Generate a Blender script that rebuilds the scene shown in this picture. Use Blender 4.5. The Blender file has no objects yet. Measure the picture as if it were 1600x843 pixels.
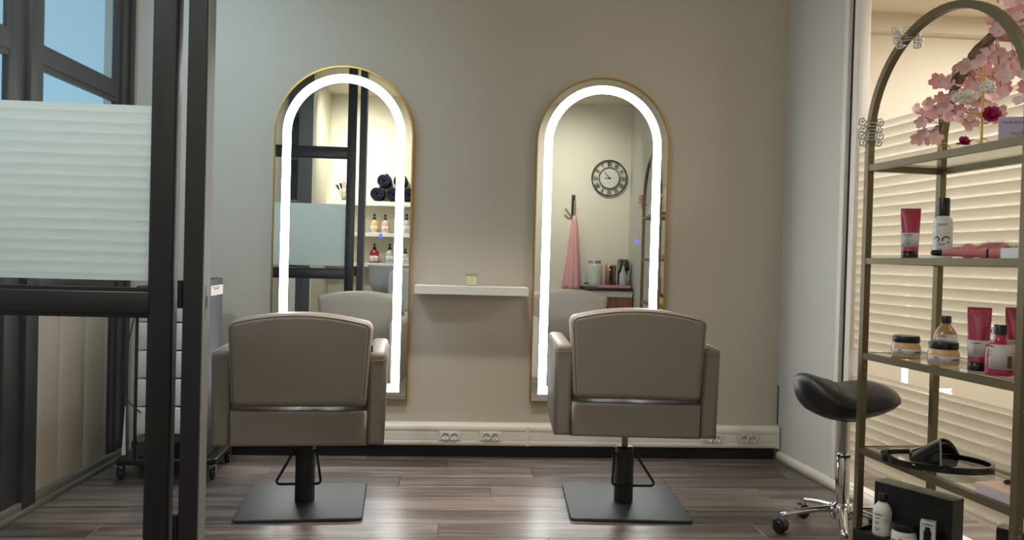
import bpy, bmesh, math, random
from mathutils import Vector, Matrix
random.seed(5)
PI = math.pi
R = math.radians
SC = bpy.context.scene
COL = SC.collection

# ------------------------------------------------------------------ camera
cam_d = bpy.data.cameras.new('camera')
cam = bpy.data.objects.new('camera', cam_d)
COL.objects.link(cam)
YAW, PITCH, ROLL = 0.0763, 0.0128, 0.0272
F = 1239.9
cam_d.sensor_fit = 'HORIZONTAL'
cam_d.sensor_width = 36.0
cam_d.lens = F / 1600 * 36.0
cam_d.clip_start = 0.02
cam_d.clip_end = 200
_fw = Vector((math.sin(YAW) * math.cos(PITCH), math.cos(YAW) * math.cos(PITCH), -math.sin(PITCH)))
_r = Vector((math.cos(YAW), -math.sin(YAW), 0))
_u = _r.cross(_fw)
_r2 = _r * math.cos(ROLL) + _u * math.sin(ROLL)
_u2 = -_r * math.sin(ROLL) + _u * math.cos(ROLL)
_m = Matrix((_r2, _u2, -_fw)).transposed().to_4x4()
_m.translation = (0.0, -4.177, 1.04)
cam.matrix_world = _m
SC.camera = cam

# ------------------------------------------------------------------ sky
W = bpy.data.worlds.new('sky')
SC.world = W
W.use_nodes = True
_n = W.node_tree.nodes
_l = W.node_tree.links
_n.clear()
_out = _n.new('ShaderNodeOutputWorld')
_bg = _n.new('ShaderNodeBackground')
_tc = _n.new('ShaderNodeTexCoord')
_sep = _n.new('ShaderNodeSeparateXYZ')
_rmp = _n.new('ShaderNodeValToRGB')
_l.new(_tc.outputs['Generated'], _sep.inputs[0])
_l.new(_sep.outputs['Z'], _rmp.inputs[0])
_rmp.color_ramp.elements[0].position = 0.10
_rmp.color_ramp.elements[0].color = (0.37, 0.67, 0.87, 1)
_rmp.color_ramp.elements[1].position = 0.40
_rmp.color_ramp.elements[1].color = (0.27, 0.47, 0.66, 1)
_l.new(_rmp.outputs[0], _bg.inputs[0])
_bg.inputs[1].default_value = 1.0
_l.new(_bg.outputs[0], _out.inputs[0])

# ------------------------------------------------------------------ exposure, room lights and added fills
SC.view_settings.view_transform = 'Standard'
SC.view_settings.look = 'None'
SC.view_settings.gamma = 1.0
SC.view_settings.use_curve_mapping = False
SC.view_settings.exposure = 0.0


def area(name, loc, size, power, color, rot=(0, 0, 0), shape='DISK', size_y=None, spread=180):
    d = bpy.data.lights.new(name, 'AREA')
    d.shape = shape
    d.size = size
    if size_y:
        d.size_y = size_y
    d.energy = power
    d.color = color
    d.spread = R(spread)
    o = bpy.data.objects.new(name, d)
    o.location = loc
    o.rotation_euler = rot
    COL.objects.link(o)
    return o


WARM = (1.0, 0.80, 0.60)
area('downlight_front', (0.10, -1.20, 2.60), 0.15, 11, (1.0, 0.87, 0.72), spread=82)
area('added_cool_fill', (-1.45, -0.95, 2.70), 0.9, 6.2, (0.54, 0.80, 1.0), rot=Vector((-0.30, -0.80, 1.45)).to_track_quat('Z', 'Y').to_euler(), spread=110)  # added bluish fill, stands in for daylight from the left windows
area('added_door_fill', (-1.15, -2.75, 2.93), 0.3, 32, (0.92, 1.0, 1.0))  # added overhead fill to brighten the door film, infill and chair backs
area('downlight_niche', (-1.05, -4.50, 2.88), 0.5, 17, (1.0, 0.97, 0.86), rot=Vector((0.05, 1.0, 1.15)).to_track_quat('Z', 'Y').to_euler(), spread=100)
area('downlight_clock', (1.30, -4.45, 2.88), 0.4, 7, (1.0, 0.98, 0.93), rot=Vector((-0.1, 1.0, 1.15)).to_track_quat('Z', 'Y').to_euler(), spread=100)
area('corridor_lamp', (3.1, -0.75, 2.50), 0.6, 42, (1.0, 0.97, 0.96), shape='RECTANGLE', size_y=0.6)
area('corridor_lamp', (3.2, -2.4, 2.50), 0.6, 42, (1.0, 0.97, 0.96), shape='RECTANGLE', size_y=0.6)


# ------------------------------------------------------------------ materials
def nodes(m):
    m.use_nodes = True
    t = m.node_tree
    t.nodes.clear()
    return t, t.nodes, t.links


def srgb(r, g, b):
    f = lambda c: c / 12.92 if c <= 0.04045 else ((c + 0.055) / 1.055) ** 2.4
    return (f(r / 255), f(g / 255), f(b / 255), 1.0)


def M(name, rgb, rough=0.5, metal=0.0, var=0.06, scale=8.0, bump=0.0, bscale=200.0, spec=0.5, coat=0.0, trans=0.0, sss=0.0):
    m = bpy.data.materials.new(name)
    t, n, l = nodes(m)
    out = n.new('ShaderNodeOutputMaterial')
    p = n.new('ShaderNodeBsdfPrincipled')
    c = srgb(*rgb)
    tc = n.new('ShaderNodeTexCoord')
    nz = n.new('ShaderNodeTexNoise')
    nz.inputs['Scale'].default_value = scale
    nz.inputs['Detail'].default_value = 4
    l.new(tc.outputs['Object'], nz.inputs['Vector'])
    mix = n.new('ShaderNodeMix')
    mix.data_type = 'RGBA'
    mix.inputs[6].default_value = tuple(x * (1 - var) for x in c[:3]) + (1,)
    mix.inputs[7].default_value = tuple(min(1, x * (1 + var)) for x in c[:3]) + (1,)
    l.new(nz.outputs[0], mix.inputs[0])
    l.new(mix.outputs[2], p.inputs['Base Color'])
    p.inputs['Roughness'].default_value = rough
    p.inputs['Metallic'].default_value = metal
    p.inputs['Specular IOR Level'].default_value = spec
    p.inputs['Coat Weight'].default_value = coat
    p.inputs['Transmission Weight'].default_value = trans
    if sss:
        p.inputs['Subsurface Weight'].default_value = sss
        p.inputs['Subsurface Radius'].default_value = (0.02, 0.01, 0.006)
    if bump:
        b = n.new('ShaderNodeBump')
        b.inputs['Strength'].default_value = bump
        b.inputs['Distance'].default_value = 0.002
        n2 = n.new('ShaderNodeTexNoise')
        n2.inputs['Scale'].default_value = bscale
        n2.inputs['Detail'].default_value = 3
        l.new(tc.outputs['Object'], n2.inputs['Vector'])
        l.new(n2.outputs[0], b.inputs['Height'])
        l.new(b.outputs[0], p.inputs['Normal'])
    l.new(p.outputs[0], out.inputs[0])
    return m


def glass_mat(name, tint=(1, 1, 1), refl=1.0, rough=0.0):
    m = bpy.data.materials.new(name)
    t, n, l = nodes(m)
    out = n.new('ShaderNodeOutputMaterial')
    tr = n.new('ShaderNodeBsdfTransparent')
    tr.inputs[0].default_value = (*tint, 1)
    gl = n.new('ShaderNodeBsdfGlossy')
    gl.inputs['Roughness'].default_value = rough
    fr = n.new('ShaderNodeFresnel')
    fr.inputs[0].default_value = 1.45
    mul = n.new('ShaderNodeMath')
    mul.operation = 'MULTIPLY'
    mx = n.new('ShaderNodeMixShader')
    ge = n.new('ShaderNodeNewGeometry')
    front = n.new('ShaderNodeMath')
    front.operation = 'MULTIPLY_ADD'
    front.inputs[1].default_value = -refl
    front.inputs[2].default_value = refl
    l.new(ge.outputs['Backfacing'], front.inputs[0])
    l.new(fr.outputs[0], mul.inputs[0])
    l.new(front.outputs[0], mul.inputs[1])
    l.new(mul.outputs[0], mx.inputs[0])
    l.new(tr.outputs[0], mx.inputs[1])
    l.new(gl.outputs[0], mx.inputs[2])
    l.new(mx.outputs[0], out.inputs[0])
    return m


def film_mat(name, pitch, rgb, clear0=0.10, clear1=0.9, edge=0.16, trans_share=0.55, tint=(0.95, 0.96, 0.95), shade=0.78):
    """Privacy film printed with blind-like bands: milky over most of each band, clearing towards its lower edge."""
    m = bpy.data.materials.new(name)
    t, n, l = nodes(m)
    out = n.new('ShaderNodeOutputMaterial')
    tc = n.new('ShaderNodeTexCoord')
    sep = n.new('ShaderNodeSeparateXYZ')
    l.new(tc.outputs['Object'], sep.inputs[0])
    dv = n.new('ShaderNodeMath')
    dv.operation = 'DIVIDE'
    dv.inputs[1].default_value = pitch
    l.new(sep.outputs['Z'], dv.inputs[0])
    fr = n.new('ShaderNodeMath')
    fr.operation = 'FRACT'
    l.new(dv.outputs[0], fr.inputs[0])
    rp = n.new('ShaderNodeValToRGB')
    e = rp.color_ramp.elements
    e[0].position = 0.0
    e[0].color = (clear1,) * 3 + (1,)
    e[1].position = edge
    e[1].color = (clear1 * 0.85,) * 3 + (1,)
    for ps, vl in ((edge + 0.14, clear0 * 2.2), (0.55, clear0 * 1.2), (0.97, clear0 * 0.5), (1.0, clear1 * 0.8)):
        a = e.new(ps)
        a.color = (vl,) * 3 + (1,)
    rc = n.new('ShaderNodeValToRGB')
    e = rc.color_ramp.elements
    full = srgb(*rgb)
    e[0].position, e[0].color = 0.0, full
    e[1].position, e[1].color = 0.97, tuple(v * shade for v in full[:3]) + (1,)
    a = e.new(1.0)
    a.color = full
    l.new(fr.outputs[0], rc.inputs[0])
    l.new(fr.outputs[0], rp.inputs[0])
    df = n.new('ShaderNodeBsdfDiffuse')
    l.new(rc.outputs[0], df.inputs[0])
    tl = n.new('ShaderNodeBsdfTranslucent')
    l.new(rc.outputs[0], tl.inputs[0])
    m1 = n.new('ShaderNodeMixShader')
    m1.inputs[0].default_value = trans_share
    l.new(df.outputs[0], m1.inputs[1])
    l.new(tl.outputs[0], m1.inputs[2])
    tr = n.new('ShaderNodeBsdfTransparent')
    tr.inputs[0].default_value = (*tint, 1)
    m2 = n.new('ShaderNodeMixShader')
    l.new(rp.outputs[0], m2.inputs[0])
    l.new(m1.outputs[0], m2.inputs[1])
    l.new(tr.outputs[0], m2.inputs[2])
    l.new(m2.outputs[0], out.inputs[0])
    return m


def emit_mat(name, rgb, strength):
    m = bpy.data.materials.new(name)
    t, n, l = nodes(m)
    out = n.new('ShaderNodeOutputMaterial')
    e = n.new('ShaderNodeEmission')
    e.inputs[0].default_value = (*rgb, 1)
    e.inputs[1].default_value = strength
    l.new(e.outputs[0], out.inputs[0])
    return m


def wood_mat(name, stops, gscale=(1.2, 16, 16), rough=0.38, rnd=1.0, bump=0.15):
    m = bpy.data.materials.new(name)
    t, n, l = nodes(m)
    out = n.new('ShaderNodeOutputMaterial')
    p = n.new('ShaderNodeBsdfPrincipled')
    tc = n.new('ShaderNodeTexCoord')
    oi = n.new('ShaderNodeObjectInfo')
    mulr = n.new('ShaderNodeMath')
    mulr.operation = 'MULTIPLY'
    mulr.inputs[1].default_value = 37.0
    l.new(oi.outputs['Random'], mulr.inputs[0])
    cmb = n.new('ShaderNodeCombineXYZ')
    l.new(mulr.outputs[0], cmb.inputs[0])
    l.new(mulr.outputs[0], cmb.inputs[1])
    add = n.new('ShaderNodeVectorMath')
    add.operation = 'ADD'
    l.new(tc.outputs['Object'], add.inputs[0])
    l.new(cmb.outputs[0], add.inputs[1])
    mp = n.new('ShaderNodeMapping')
    mp.inputs['Scale'].default_value = gscale
    l.new(add.outputs[0], mp.inputs[0])
    n1 = n.new('ShaderNodeTexNoise')
    n1.inputs['Scale'].default_value = 1.0
    n1.inputs['Detail'].default_value = 8
    n1.inputs['Roughness'].default_value = 0.62
    n1.inputs['Distortion'].default_value = 0.6
    l.new(mp.outputs[0], n1.inputs['Vector'])
    n2 = n.new('ShaderNodeTexNoise')
    n2.inputs['Scale'].default_value = 6.0
    n2.inputs['Detail'].default_value = 6
    l.new(mp.outputs[0], n2.inputs['Vector'])
    mx = n.new('ShaderNodeMath')
    mx.operation = 'MULTIPLY_ADD'
    mx.inputs[1].default_value = 0.35
    l.new(n2.outputs[0], mx.inputs[0])
    l.new(n1.outputs[0], mx.inputs[2])
    sh = n.new('ShaderNodeMath')
    sh.operation = 'MULTIPLY_ADD'
    sh.inputs[1].default_value = 0.16 * rnd
    l.new(oi.outputs['Random'], sh.inputs[0])
    l.new(mx.outputs[0], sh.inputs[2])
    rp = n.new('ShaderNodeValToRGB')
    e = rp.color_ramp.elements
    e[0].position, e[0].color = stops[0][0], srgb(*stops[0][1])
    e[1].position, e[1].color = stops[-1][0], srgb(*stops[-1][1])
    for pos, c in stops[1:-1]:
        k = e.new(pos)
        k.color = srgb(*c)
    l.new(sh.outputs[0], rp.inputs[0])
    l.new(rp.outputs[0], p.inputs['Base Color'])
    p.inputs['Roughness'].default_value = rough
    b = n.new('ShaderNodeBump')
    b.inputs['Strength'].default_value = bump
    b.inputs['Distance'].default_value = 0.001
    l.new(n2.outputs[0], b.inputs['Height'])
    l.new(b.outputs[0], p.inputs['Normal'])
    l.new(p.outputs[0], out.inputs[0])
    return m


MT = {
    'wall_taupe': M('taupe_wall_paint', (200, 190, 176), 0.62, var=0.025, scale=3, bump=0.06, bscale=160, spec=0.3),
    'wall_grey': M('pale_grey_wall_paint', (204, 201, 194), 0.6, var=0.025, scale=3, bump=0.05, bscale=160, spec=0.3),
    'wall_cream': M('cream_wall_paint', (232, 226, 206), 0.6, var=0.02, scale=2, spec=0.3),
    'wall_dark': M('dark_grey_panel', (72, 76, 80), 0.5, var=0.05, scale=4),
    'ceiling': M('ceiling_white', (226, 218, 200), 0.7, var=0.02, scale=3, spec=0.2),
    'beige_panel': M('beige_infill_panel', (206, 192, 174), 0.5, var=0.06, scale=3),
    'corridor': M('warm_corridor_paint', (234, 222, 200), 0.7, var=0.02, scale=2, spec=0.2),
    'white_trim': M('white_plastic_trim', (236, 229, 218), 0.4, var=0.02, scale=10),
    'white_gloss': M('white_lacquer', (226, 224, 218), 0.35, var=0.02, scale=10),
    'black_skirt': M('black_skirting', (26, 27, 31), 0.45, var=0.15, scale=9),
    'black_steel': M('black_painted_steel', (33, 34, 38), 0.42, var=0.10, scale=14, bump=0.05, bscale=300),
    'grey_steel': M('grey_steel_edge', (118, 116, 112), 0.45, var=0.06, scale=14),
    'black_metal': M('black_powder_metal', (34, 36, 38), 0.5, var=0.10, scale=20, bump=0.08, bscale=500),
    'base_metal': M('charcoal_base_plate', (54, 57, 59), 0.5, var=0.08, scale=10, bump=0.06, bscale=500),
    'leather': M('taupe_leatherette', (130, 121, 112), 0.46, var=0.035, scale=5, bump=0.10, bscale=420),
    'piping': M('taupe_piping', (104, 96, 88), 0.5, var=0.05, scale=20),
    'gold': M('brushed_gold', (196, 160, 84), 0.3, 1.0, var=0.08, scale=30),
    'bronze': M('antique_gold_tube', (112, 101, 76), 0.42, 0.6, var=0.08, scale=25),
    'mirror': M('silvered_mirror', (246, 249, 246), 0.006, 1.0, var=0.0),
    'led': emit_mat('led_strip_light', (0.98, 0.99, 0.98), 21.0),
    'blue_led': emit_mat('blue_touch_light', (0.08, 0.12, 1.0), 2.2),
    'glass': glass_mat('clear_window_glass', (0.97, 0.98, 0.98), 1.6),
    'glass_right': glass_mat('clear_corridor_glass', (0.97, 0.98, 0.97), 1.0),
    'grey_skirt': M('grey_floor_edge', (112, 106, 100), 0.45, var=0.05),
    'trolley_dark': M('dark_trolley_panel', (30, 33, 35), 0.65, var=0.06, scale=12),
    'glass_shelf': glass_mat('shelf_glass', (0.93, 0.95, 0.92), 1.3),
    'glass_jar': glass_mat('jar_glass', (0.93, 0.95, 0.93), 0.7),
    'grey_glass': glass_mat('smoky_plastic', (0.55, 0.55, 0.52), 1.2, 0.05),
    'film_door': film_mat('banded_film_door', 0.0287, (240, 247, 246), 0.05, 0.16, 0.06, 0.52, shade=0.88),
    'film_window': film_mat('banded_film_window', 0.0425, (238, 232, 218), 0.06, 0.75, 0.12, 0.74, shade=0.76),
    'floor_wood': wood_mat('grey_brown_laminate', [(0.42, (38, 32, 30)), (0.58, (70, 61, 58)), (0.72, (97, 86, 82)), (0.88, (134, 122, 116))], rough=0.34),
    'mosaic': wood_mat('brown_mosaic_wood', [(0.40, (70, 40, 26)), (0.6, (112, 68, 46)), (0.85, (160, 112, 80))], (14, 14, 2), 0.5),
    'light_wood': M('pale_wood', (190, 160, 124), 0.5, var=0.12, scale=30),
    'subfloor': M('dark_floor_joint', (34, 28, 26), 0.7, var=0.1),
    'chrome': M('polished_chrome', (226, 226, 226), 0.08, 1.0, var=0.02),
    'steel': M('satin_steel_rod', (170, 172, 176), 0.25, 1.0, var=0.04),
    'brass': M('piston_brass', (150, 132, 92), 0.3, 1.0, var=0.05),
    'stool_vinyl': M('black_vinyl', (34, 33, 34), 0.42, var=0.10, scale=9, bump=0.08, bscale=300),
    'black_plastic': M('black_plastic', (20, 20, 22), 0.32, var=0.1, scale=20),
    'black_gloss': M('glossy_black_plastic', (16, 16, 18), 0.12, var=0.1, scale=20, coat=0.5),
    'black_card': M('black_card_box', (24, 24, 26), 0.55, var=0.1, scale=20),
    'black_top': M('dark_grey_box_top', (150, 146, 136), 0.6, var=0.05, scale=20),
    'drawer_white': M('white_drawer_plastic', (212, 214, 214), 0.4, var=0.02, scale=8),
    'pink_dark': M('raspberry_plastic', (172, 44, 80), 0.28, var=0.06, scale=14, coat=0.4),
    'pink_liquid': M('raspberry_bottle', (176, 48, 86), 0.2, var=0.08, scale=10, coat=0.5, sss=0.1),
    'cream_jar': M('peach_cream_jar', (226, 178, 122), 0.25, var=0.05, scale=12, coat=0.4, sss=0.15),
    'amber': M('amber_shampoo', (176, 138, 92), 0.2, var=0.08, scale=10, coat=0.5, sss=0.2),
    'oil': M('golden_hair_oil', (214, 140, 40), 0.15, var=0.08, scale=10, coat=0.6, sss=0.2),
    'paper': M('label_paper', (214, 206, 206), 0.55, var=0.02, scale=20),
    'paper_lilac': M('lilac_card', (190, 184, 210), 0.6, var=0.03, scale=20),
    'white_bottle': M('white_bottle_plastic', (218, 216, 212), 0.3, var=0.02, scale=10, coat=0.2),
    'ink': M('dark_print_ink', (36, 34, 38), 0.6, var=0.1),
    'ink_blue': M('blue_pen_ink', (84, 84, 160), 0.6, var=0.1),
    'orange_print': M('orange_print', (206, 110, 60), 0.6, var=0.05),
    'brush_pink': M('dusty_pink_plastic', (214, 132, 138), 0.35, var=0.05, scale=15),
    'bristle': M('grey_brown_bristle', (122, 100, 96), 0.7, var=0.15, scale=60),
    'petal': M('blush_petal', (238, 200, 198), 0.7, var=0.08, scale=30, sss=0.2),
    'petal_deep': M('rosy_petal', (226, 170, 168), 0.7, var=0.10, scale=30, sss=0.2),
    'magenta': M('magenta_fabric_flower', (176, 40, 92), 0.6, var=0.15, scale=40),
    'twig': M('brown_twig', (112, 78, 60), 0.7, var=0.15, scale=40),
    'pearl': M('white_pearl', (232, 224, 212), 0.25, var=0.03, scale=20, coat=0.6),
    'pale_clip': M('pearly_clip_plastic', (206, 204, 200), 0.2, var=0.04, scale=30, coat=0.5),
    'blush_card': M('blush_box_top', (236, 200, 178), 0.6, var=0.03),
    'lilac_side': M('lilac_box_side', (206, 192, 200), 0.6, var=0.03),
    'wax': M('cream_wax', (232, 226, 190), 0.5, var=0.03, sss=0.1),
    'towel_navy': M('navy_towel', (38, 40, 56), 0.95, var=0.2, scale=60, bump=0.6, bscale=300, spec=0.1),
    'cape': M('pink_cape_cloth', (226, 172, 172), 0.8, var=0.04, scale=6),
    'basin': M('grey_ceramic', (186, 190, 194), 0.15, var=0.02, coat=0.5),
    'red_bottle': M('red_bottle', (150, 28, 44), 0.2, var=0.08, coat=0.4),
    'blush_bottle': M('blush_bottle', (222, 170, 156), 0.25, var=0.05, coat=0.3),
    'yellow_bottle': M('honey_bottle', (218, 178, 112), 0.25, var=0.05, coat=0.3),
    'clear_bottle': M('grey_clear_bottle', (176, 180, 180), 0.15, var=0.05, coat=0.4),
    'copper': M('rose_copper_tin', (206, 150, 128), 0.2, 0.9, var=0.05),
    'counter_dark': M('dark_worktop', (48, 46, 48), 0.35, var=0.1, scale=12),
    'pink_tray': M('pink_tray', (214, 150, 168), 0.4, var=0.04),
    'water': M('cloudy_dispenser_glass', (198, 200, 194), 0.12, var=0.04, coat=0.5),
    'clock_face': M('clock_white', (222, 218, 208), 0.5, var=0.02),
}


# ------------------------------------------------------------------ mesh builder
class MB:
    def __init__(self):
        self.bm = bmesh.new()

    def add(self, vs, fs, smooth=False):
        b = [self.bm.verts.new(v) for v in vs]
        for f in fs:
            try:
                fc = self.bm.faces.new([b[i] for i in f])
                fc.smooth = smooth
            except ValueError:
                pass
        return self

    def box(self, c, s, bev=0.0, seg=2, mat=None, smooth=False):
        t = bmesh.new()
        bmesh.ops.create_cube(t, size=1.0)
        for v in t.verts:
            v.co = Vector((v.co.x * s[0], v.co.y * s[1], v.co.z * s[2]))
        if bev:
            bmesh.ops.bevel(t, geom=list(t.edges), offset=bev, segments=seg, profile=0.5, affect='EDGES')
        T = mat or Matrix()
        vs = [T @ (v.co + Vector(c)) if not mat else T @ (v.co + Vector(c)) for v in t.verts]
        t.verts.index_update()
        fs = [[v.index for v in f.verts] for f in t.faces]
        t.free()
        return self.add(vs, fs, smooth or (bev > 0 and seg > 1))

    def hexa(self, p, smooth=False):
        return self.add(p, [(3, 2, 1, 0), (4, 5, 6, 7), (0, 1, 5, 4), (1, 2, 6, 5), (2, 3, 7, 6), (3, 0, 4, 7)], smooth)

    def lathe(self, prof, c=(0, 0, 0), n=28, sx=1.0, sy=1.0, cap=True, mat=None, smooth=True):
        vs, fs = [], []
        for r, z in prof:
            for k in range(n):
                a = 2 * PI * k / n
                v = Vector((c[0] + r * sx * math.cos(a), c[1] + r * sy * math.sin(a), c[2] + z))
                vs.append(mat @ v if mat else v)
        for i in range(len(prof) - 1):
            for k in range(n):
                a, b = i * n + k, i * n + (k + 1) % n
                fs.append((a, b, b + n, a + n))
        self.add(vs, fs, smooth)
        if cap:
            m = len(prof) - 1
            self.add([vs[k] for k in range(n)], [tuple(reversed(range(n)))])
            self.add([vs[m * n + k] for k in range(n)], [tuple(range(n))])
        return self

    def cyl(self, c, r, h, n=24, bev=0.0, mat=None, r2=None):
        r2 = r if r2 is None else r2
        if bev:
            p = [(r - bev, 0), (r - bev * 0.3, bev * 0.3), (r, bev), (r2, h - bev), (r2 - bev * 0.3, h - bev * 0.3), (r2 - bev, h)]
        else:
            p = [(r, 0), (r2, h)]
        return self.lathe(p, c, n, mat=mat)

    def sphere(self, c, r, n=14, sz=1.0):
        prof = [(max(1e-4, r * math.sin(PI * i / n)), -r * sz * math.cos(PI * i / n)) for i in range(n + 1)]
        return self.lathe(prof, c, max(8, n), cap=False)

    def tube(self, pts, r, n=8, closed=False, rad=None):
        P = [Vector(p) for p in pts]
        m = len(P)
        rings = []
        prev = None
        for i in range(m):
            a = P[(i - 1) % m] if (closed or i > 0) else P[i]
            b = P[(i + 1) % m] if (closed or i < m - 1) else P[i]
            t = (b - a).normalized()
            if prev is None:
                ref = Vector((0, 0, 1)) if abs(t.z) < 0.9 else Vector((1, 0, 0))
                nx = t.cross(ref).normalized()
            else:
                nx = (prev - t * prev.dot(t))
                nx = nx.normalized() if nx.length > 1e-6 else t.orthogonal().normalized()
            prev = nx
            ny = t.cross(nx)
            rr = rad[i] if rad else r
            rings.append([P[i] + (nx * math.cos(2 * PI * k / n) + ny * math.sin(2 * PI * k / n)) * rr for k in range(n)])
        vs = [v for q in rings for v in q]
        fs = []
        for i in range(m if closed else m - 1):
            j = (i + 1) % m
            for k in range(n):
                fs.append((i * n + k, i * n + (k + 1) % n, j * n + (k + 1) % n, j * n + k))
        self.add(vs, fs, True)
        if not closed:
            self.add(rings[0], [tuple(reversed(range(n)))])
            self.add(rings[-1], [tuple(range(n))])
        return self

    def square_tube(self, pts, half, side, closed=False):
        """square section swept along a planar path; side = the normal of the path's plane"""
        P = [Vector(p) for p in pts]
        S = Vector(side).normalized()
        m = len(P)
        vs, fs = [], []
        for i in range(m):
            a = P[(i - 1) % m] if (closed or i > 0) else P[i]
            b = P[(i + 1) % m] if (closed or i < m - 1) else P[i]
            t = (b - a).normalized()
            nn = S.cross(t).normalized()
            for q, w in ((-1, -1), (1, -1), (1, 1), (-1, 1)):
                vs.append(P[i] + nn * half * q + S * half * w)
        for i in range(m if closed else m - 1):
            j = (i + 1) % m
            for k in range(4):
                fs.append((i * 4 + k, i * 4 + (k + 1) % 4, j * 4 + (k + 1) % 4, j * 4 + k))
        if not closed:
            fs.append((3, 2, 1, 0))
            fs.append(tuple((m - 1) * 4 + k for k in range(4)))
        return self.add(vs, fs)

    def prism(self, pts, d0, d1, r=0.0, seg=3, axis='Y', r_back=None, mat=None):
        """outline pts (2D, counter-clockwise) pushed from d0 to d1 along an axis with rounded rims"""
        n = len(pts)
        N = []
        for i in range(n):
            a, b, c = Vector(pts[i - 1]), Vector(pts[i]), Vector(pts[(i + 1) % n])
            e1, e2 = (b - a), (c - b)
            n1 = Vector((e1.y, -e1.x)).normalized()
            n2 = Vector((e2.y, -e2.x)).normalized()
            s = n1 + n2
            s = s / max(0.35, (1 + n1.dot(n2)))
            N.append(s)
        rb = r if r_back is None else r_back
        rings = []
        if r:
            for k in range(seg + 1):
                a = PI / 2 * k / seg
                rings.append((d0 + r * (1 - math.sin(a)), r * (1 - math.cos(a))))
            rings = [(d0 + r * (1 - math.cos(PI / 2 * k / seg)), r * (1 - math.sin(PI / 2 * k / seg))) for k in range(seg + 1)]
        else:
            rings.append((d0, 0))
        if rb:
            rings += [(d1 - rb * (1 - math.cos(PI / 2 * k / seg)), rb * (1 - math.sin(PI / 2 * k / seg))) for k in range(seg, -1, -1)]
        else:
            rings.append((d1, 0))
        vs = []
        for d, ins in rings:
            for p, nn in zip(pts, N):
                x, z = p[0] - nn.x * ins, p[1] - nn.y * ins
                v = Vector((x, d, z)) if axis == 'Y' else (Vector((x, z, d)) if axis == 'Z' else Vector((d, x, z)))
                vs.append(mat @ v if mat else v)
        fs = []
        for i in range(len(rings) - 1):
            for k in range(n):
                a, b = i * n + k, i * n + (k + 1) % n
                fs.append((a, b, b + n, a + n))
        self.add(vs, fs, True)
        m = len(rings) - 1
        self.add(vs[:n], [tuple(reversed(range(n)))])
        self.add(vs[m * n:], [tuple(range(n))])
        return self

    def patch(self, r, z0, z1, a0, a1, n=12, th=0.0006, c=(0, 0, 0)):
        vs, fs = [], []
        for i in range(n + 1):
            a = a0 + (a1 - a0) * i / n
            for rr in (r, r + th):
                for z in (z0, z1):
                    vs.append((c[0] + rr * math.cos(a), c[1] + rr * math.sin(a), c[2] + z))
        for i in range(n):
            b, d = i * 4, (i + 1) * 4
            fs += [(b + 2, d + 2, d + 3, b + 3), (b, b + 1, d + 1, d), (b + 1, b + 3, d + 3, d + 1), (b, d, d + 2, b + 2)]
        e = n * 4
        fs += [(0, 2, 3, 1), (e, e + 1, e + 3, e + 2)]
        return self.add(vs, fs, True)

    def mesh(self, name, mat):
        bmesh.ops.recalc_face_normals(self.bm, faces=self.bm.faces)
        me = bpy.data.meshes.new(name)
        self.bm.to_mesh(me)
        self.bm.free()
        me.materials.append(MT[mat] if isinstance(mat, str) else mat)
        return me


def ob(name, mb, mat=None, parent=None, loc=(0, 0, 0), rot=(0, 0, 0), label=None):
    me = mb.mesh(name, mat) if isinstance(mb, MB) else mb
    o = bpy.data.objects.new(name, me)
    COL.objects.link(o)
    o.location = loc
    o.rotation_euler = rot
    if parent:
        o.parent = parent
    if label:
        o['label'] = label
    return o


def thing(name, label, cat, loc=(0, 0, 0), rot=(0, 0, 0), group=None):
    o = bpy.data.objects.new(name, None)
    o.empty_display_size = 0.05
    COL.objects.link(o)
    o.location = loc
    o.rotation_euler = rot
    o['label'] = label
    o['category'] = cat
    if group:
        o['group'] = group
    return o


def tag(o, label, cat, group=None):
    o['label'] = label
    o['category'] = cat
    if group:
        o['group'] = group
    return o


def struct(name, mb, mat, loc=(0, 0, 0), rot=(0, 0, 0), label=None):
    o = ob(name, mb, mat, None, loc, rot, label)
    o['kind'] = 'structure'
    return o


def clone(o, parent=None, **kw):
    c = o.copy()
    COL.objects.link(c)
    c.parent = parent
    for k, v in kw.items():
        if v is not None:
            c[k] = v
    for ch in list(o.children):
        clone(ch, c)
    return c


def text_geo(body, size, extrude=0.0004, align='CENTER', shear=0.0):
    cu = bpy.data.curves.new('lettering', 'FONT')
    cu.body = body
    cu.size = size
    cu.extrude = extrude
    cu.align_x = align
    cu.align_y = 'CENTER'
    cu.shear = shear
    cu.resolution_u = 2
    o = bpy.data.objects.new('lettering', cu)
    me = bpy.data.meshes.new_from_object(o)
    vs = [v.co.copy() for v in me.vertices]
    fs = [tuple(p.vertices) for p in me.polygons]
    bpy.data.objects.remove(o)
    bpy.data.curves.remove(cu)
    bpy.data.meshes.remove(me)
    return vs, fs


def text_flat(mb, body, size, c, xdir=(1, 0, 0), udir=(0, 0, 1), align='CENTER', shear=0.0):
    """lettering on a flat face: c = centre, xdir = reading direction, udir = up"""
    vs, fs = text_geo(body, size, align=align, shear=shear)
    X, U = Vector(xdir).normalized(), Vector(udir).normalized()
    Nn = X.cross(U)
    C = Vector(c)
    mb.add([C + X * v.x + U * v.y + Nn * v.z for v in vs], fs)
    return mb


def text_round(mb, body, size, r, z, a, align='CENTER'):
    """lettering wrapped round an upright cylinder of radius r, centred on angle a"""
    vs, fs = text_geo(body, size, align=align)
    out = []
    for v in vs:
        t = a + v.x / r
        rr = r + v.z + 0.0003
        out.append((rr * math.cos(t), rr * math.sin(t), z + v.y))
    mb.add(out, fs)
    return mb


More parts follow.
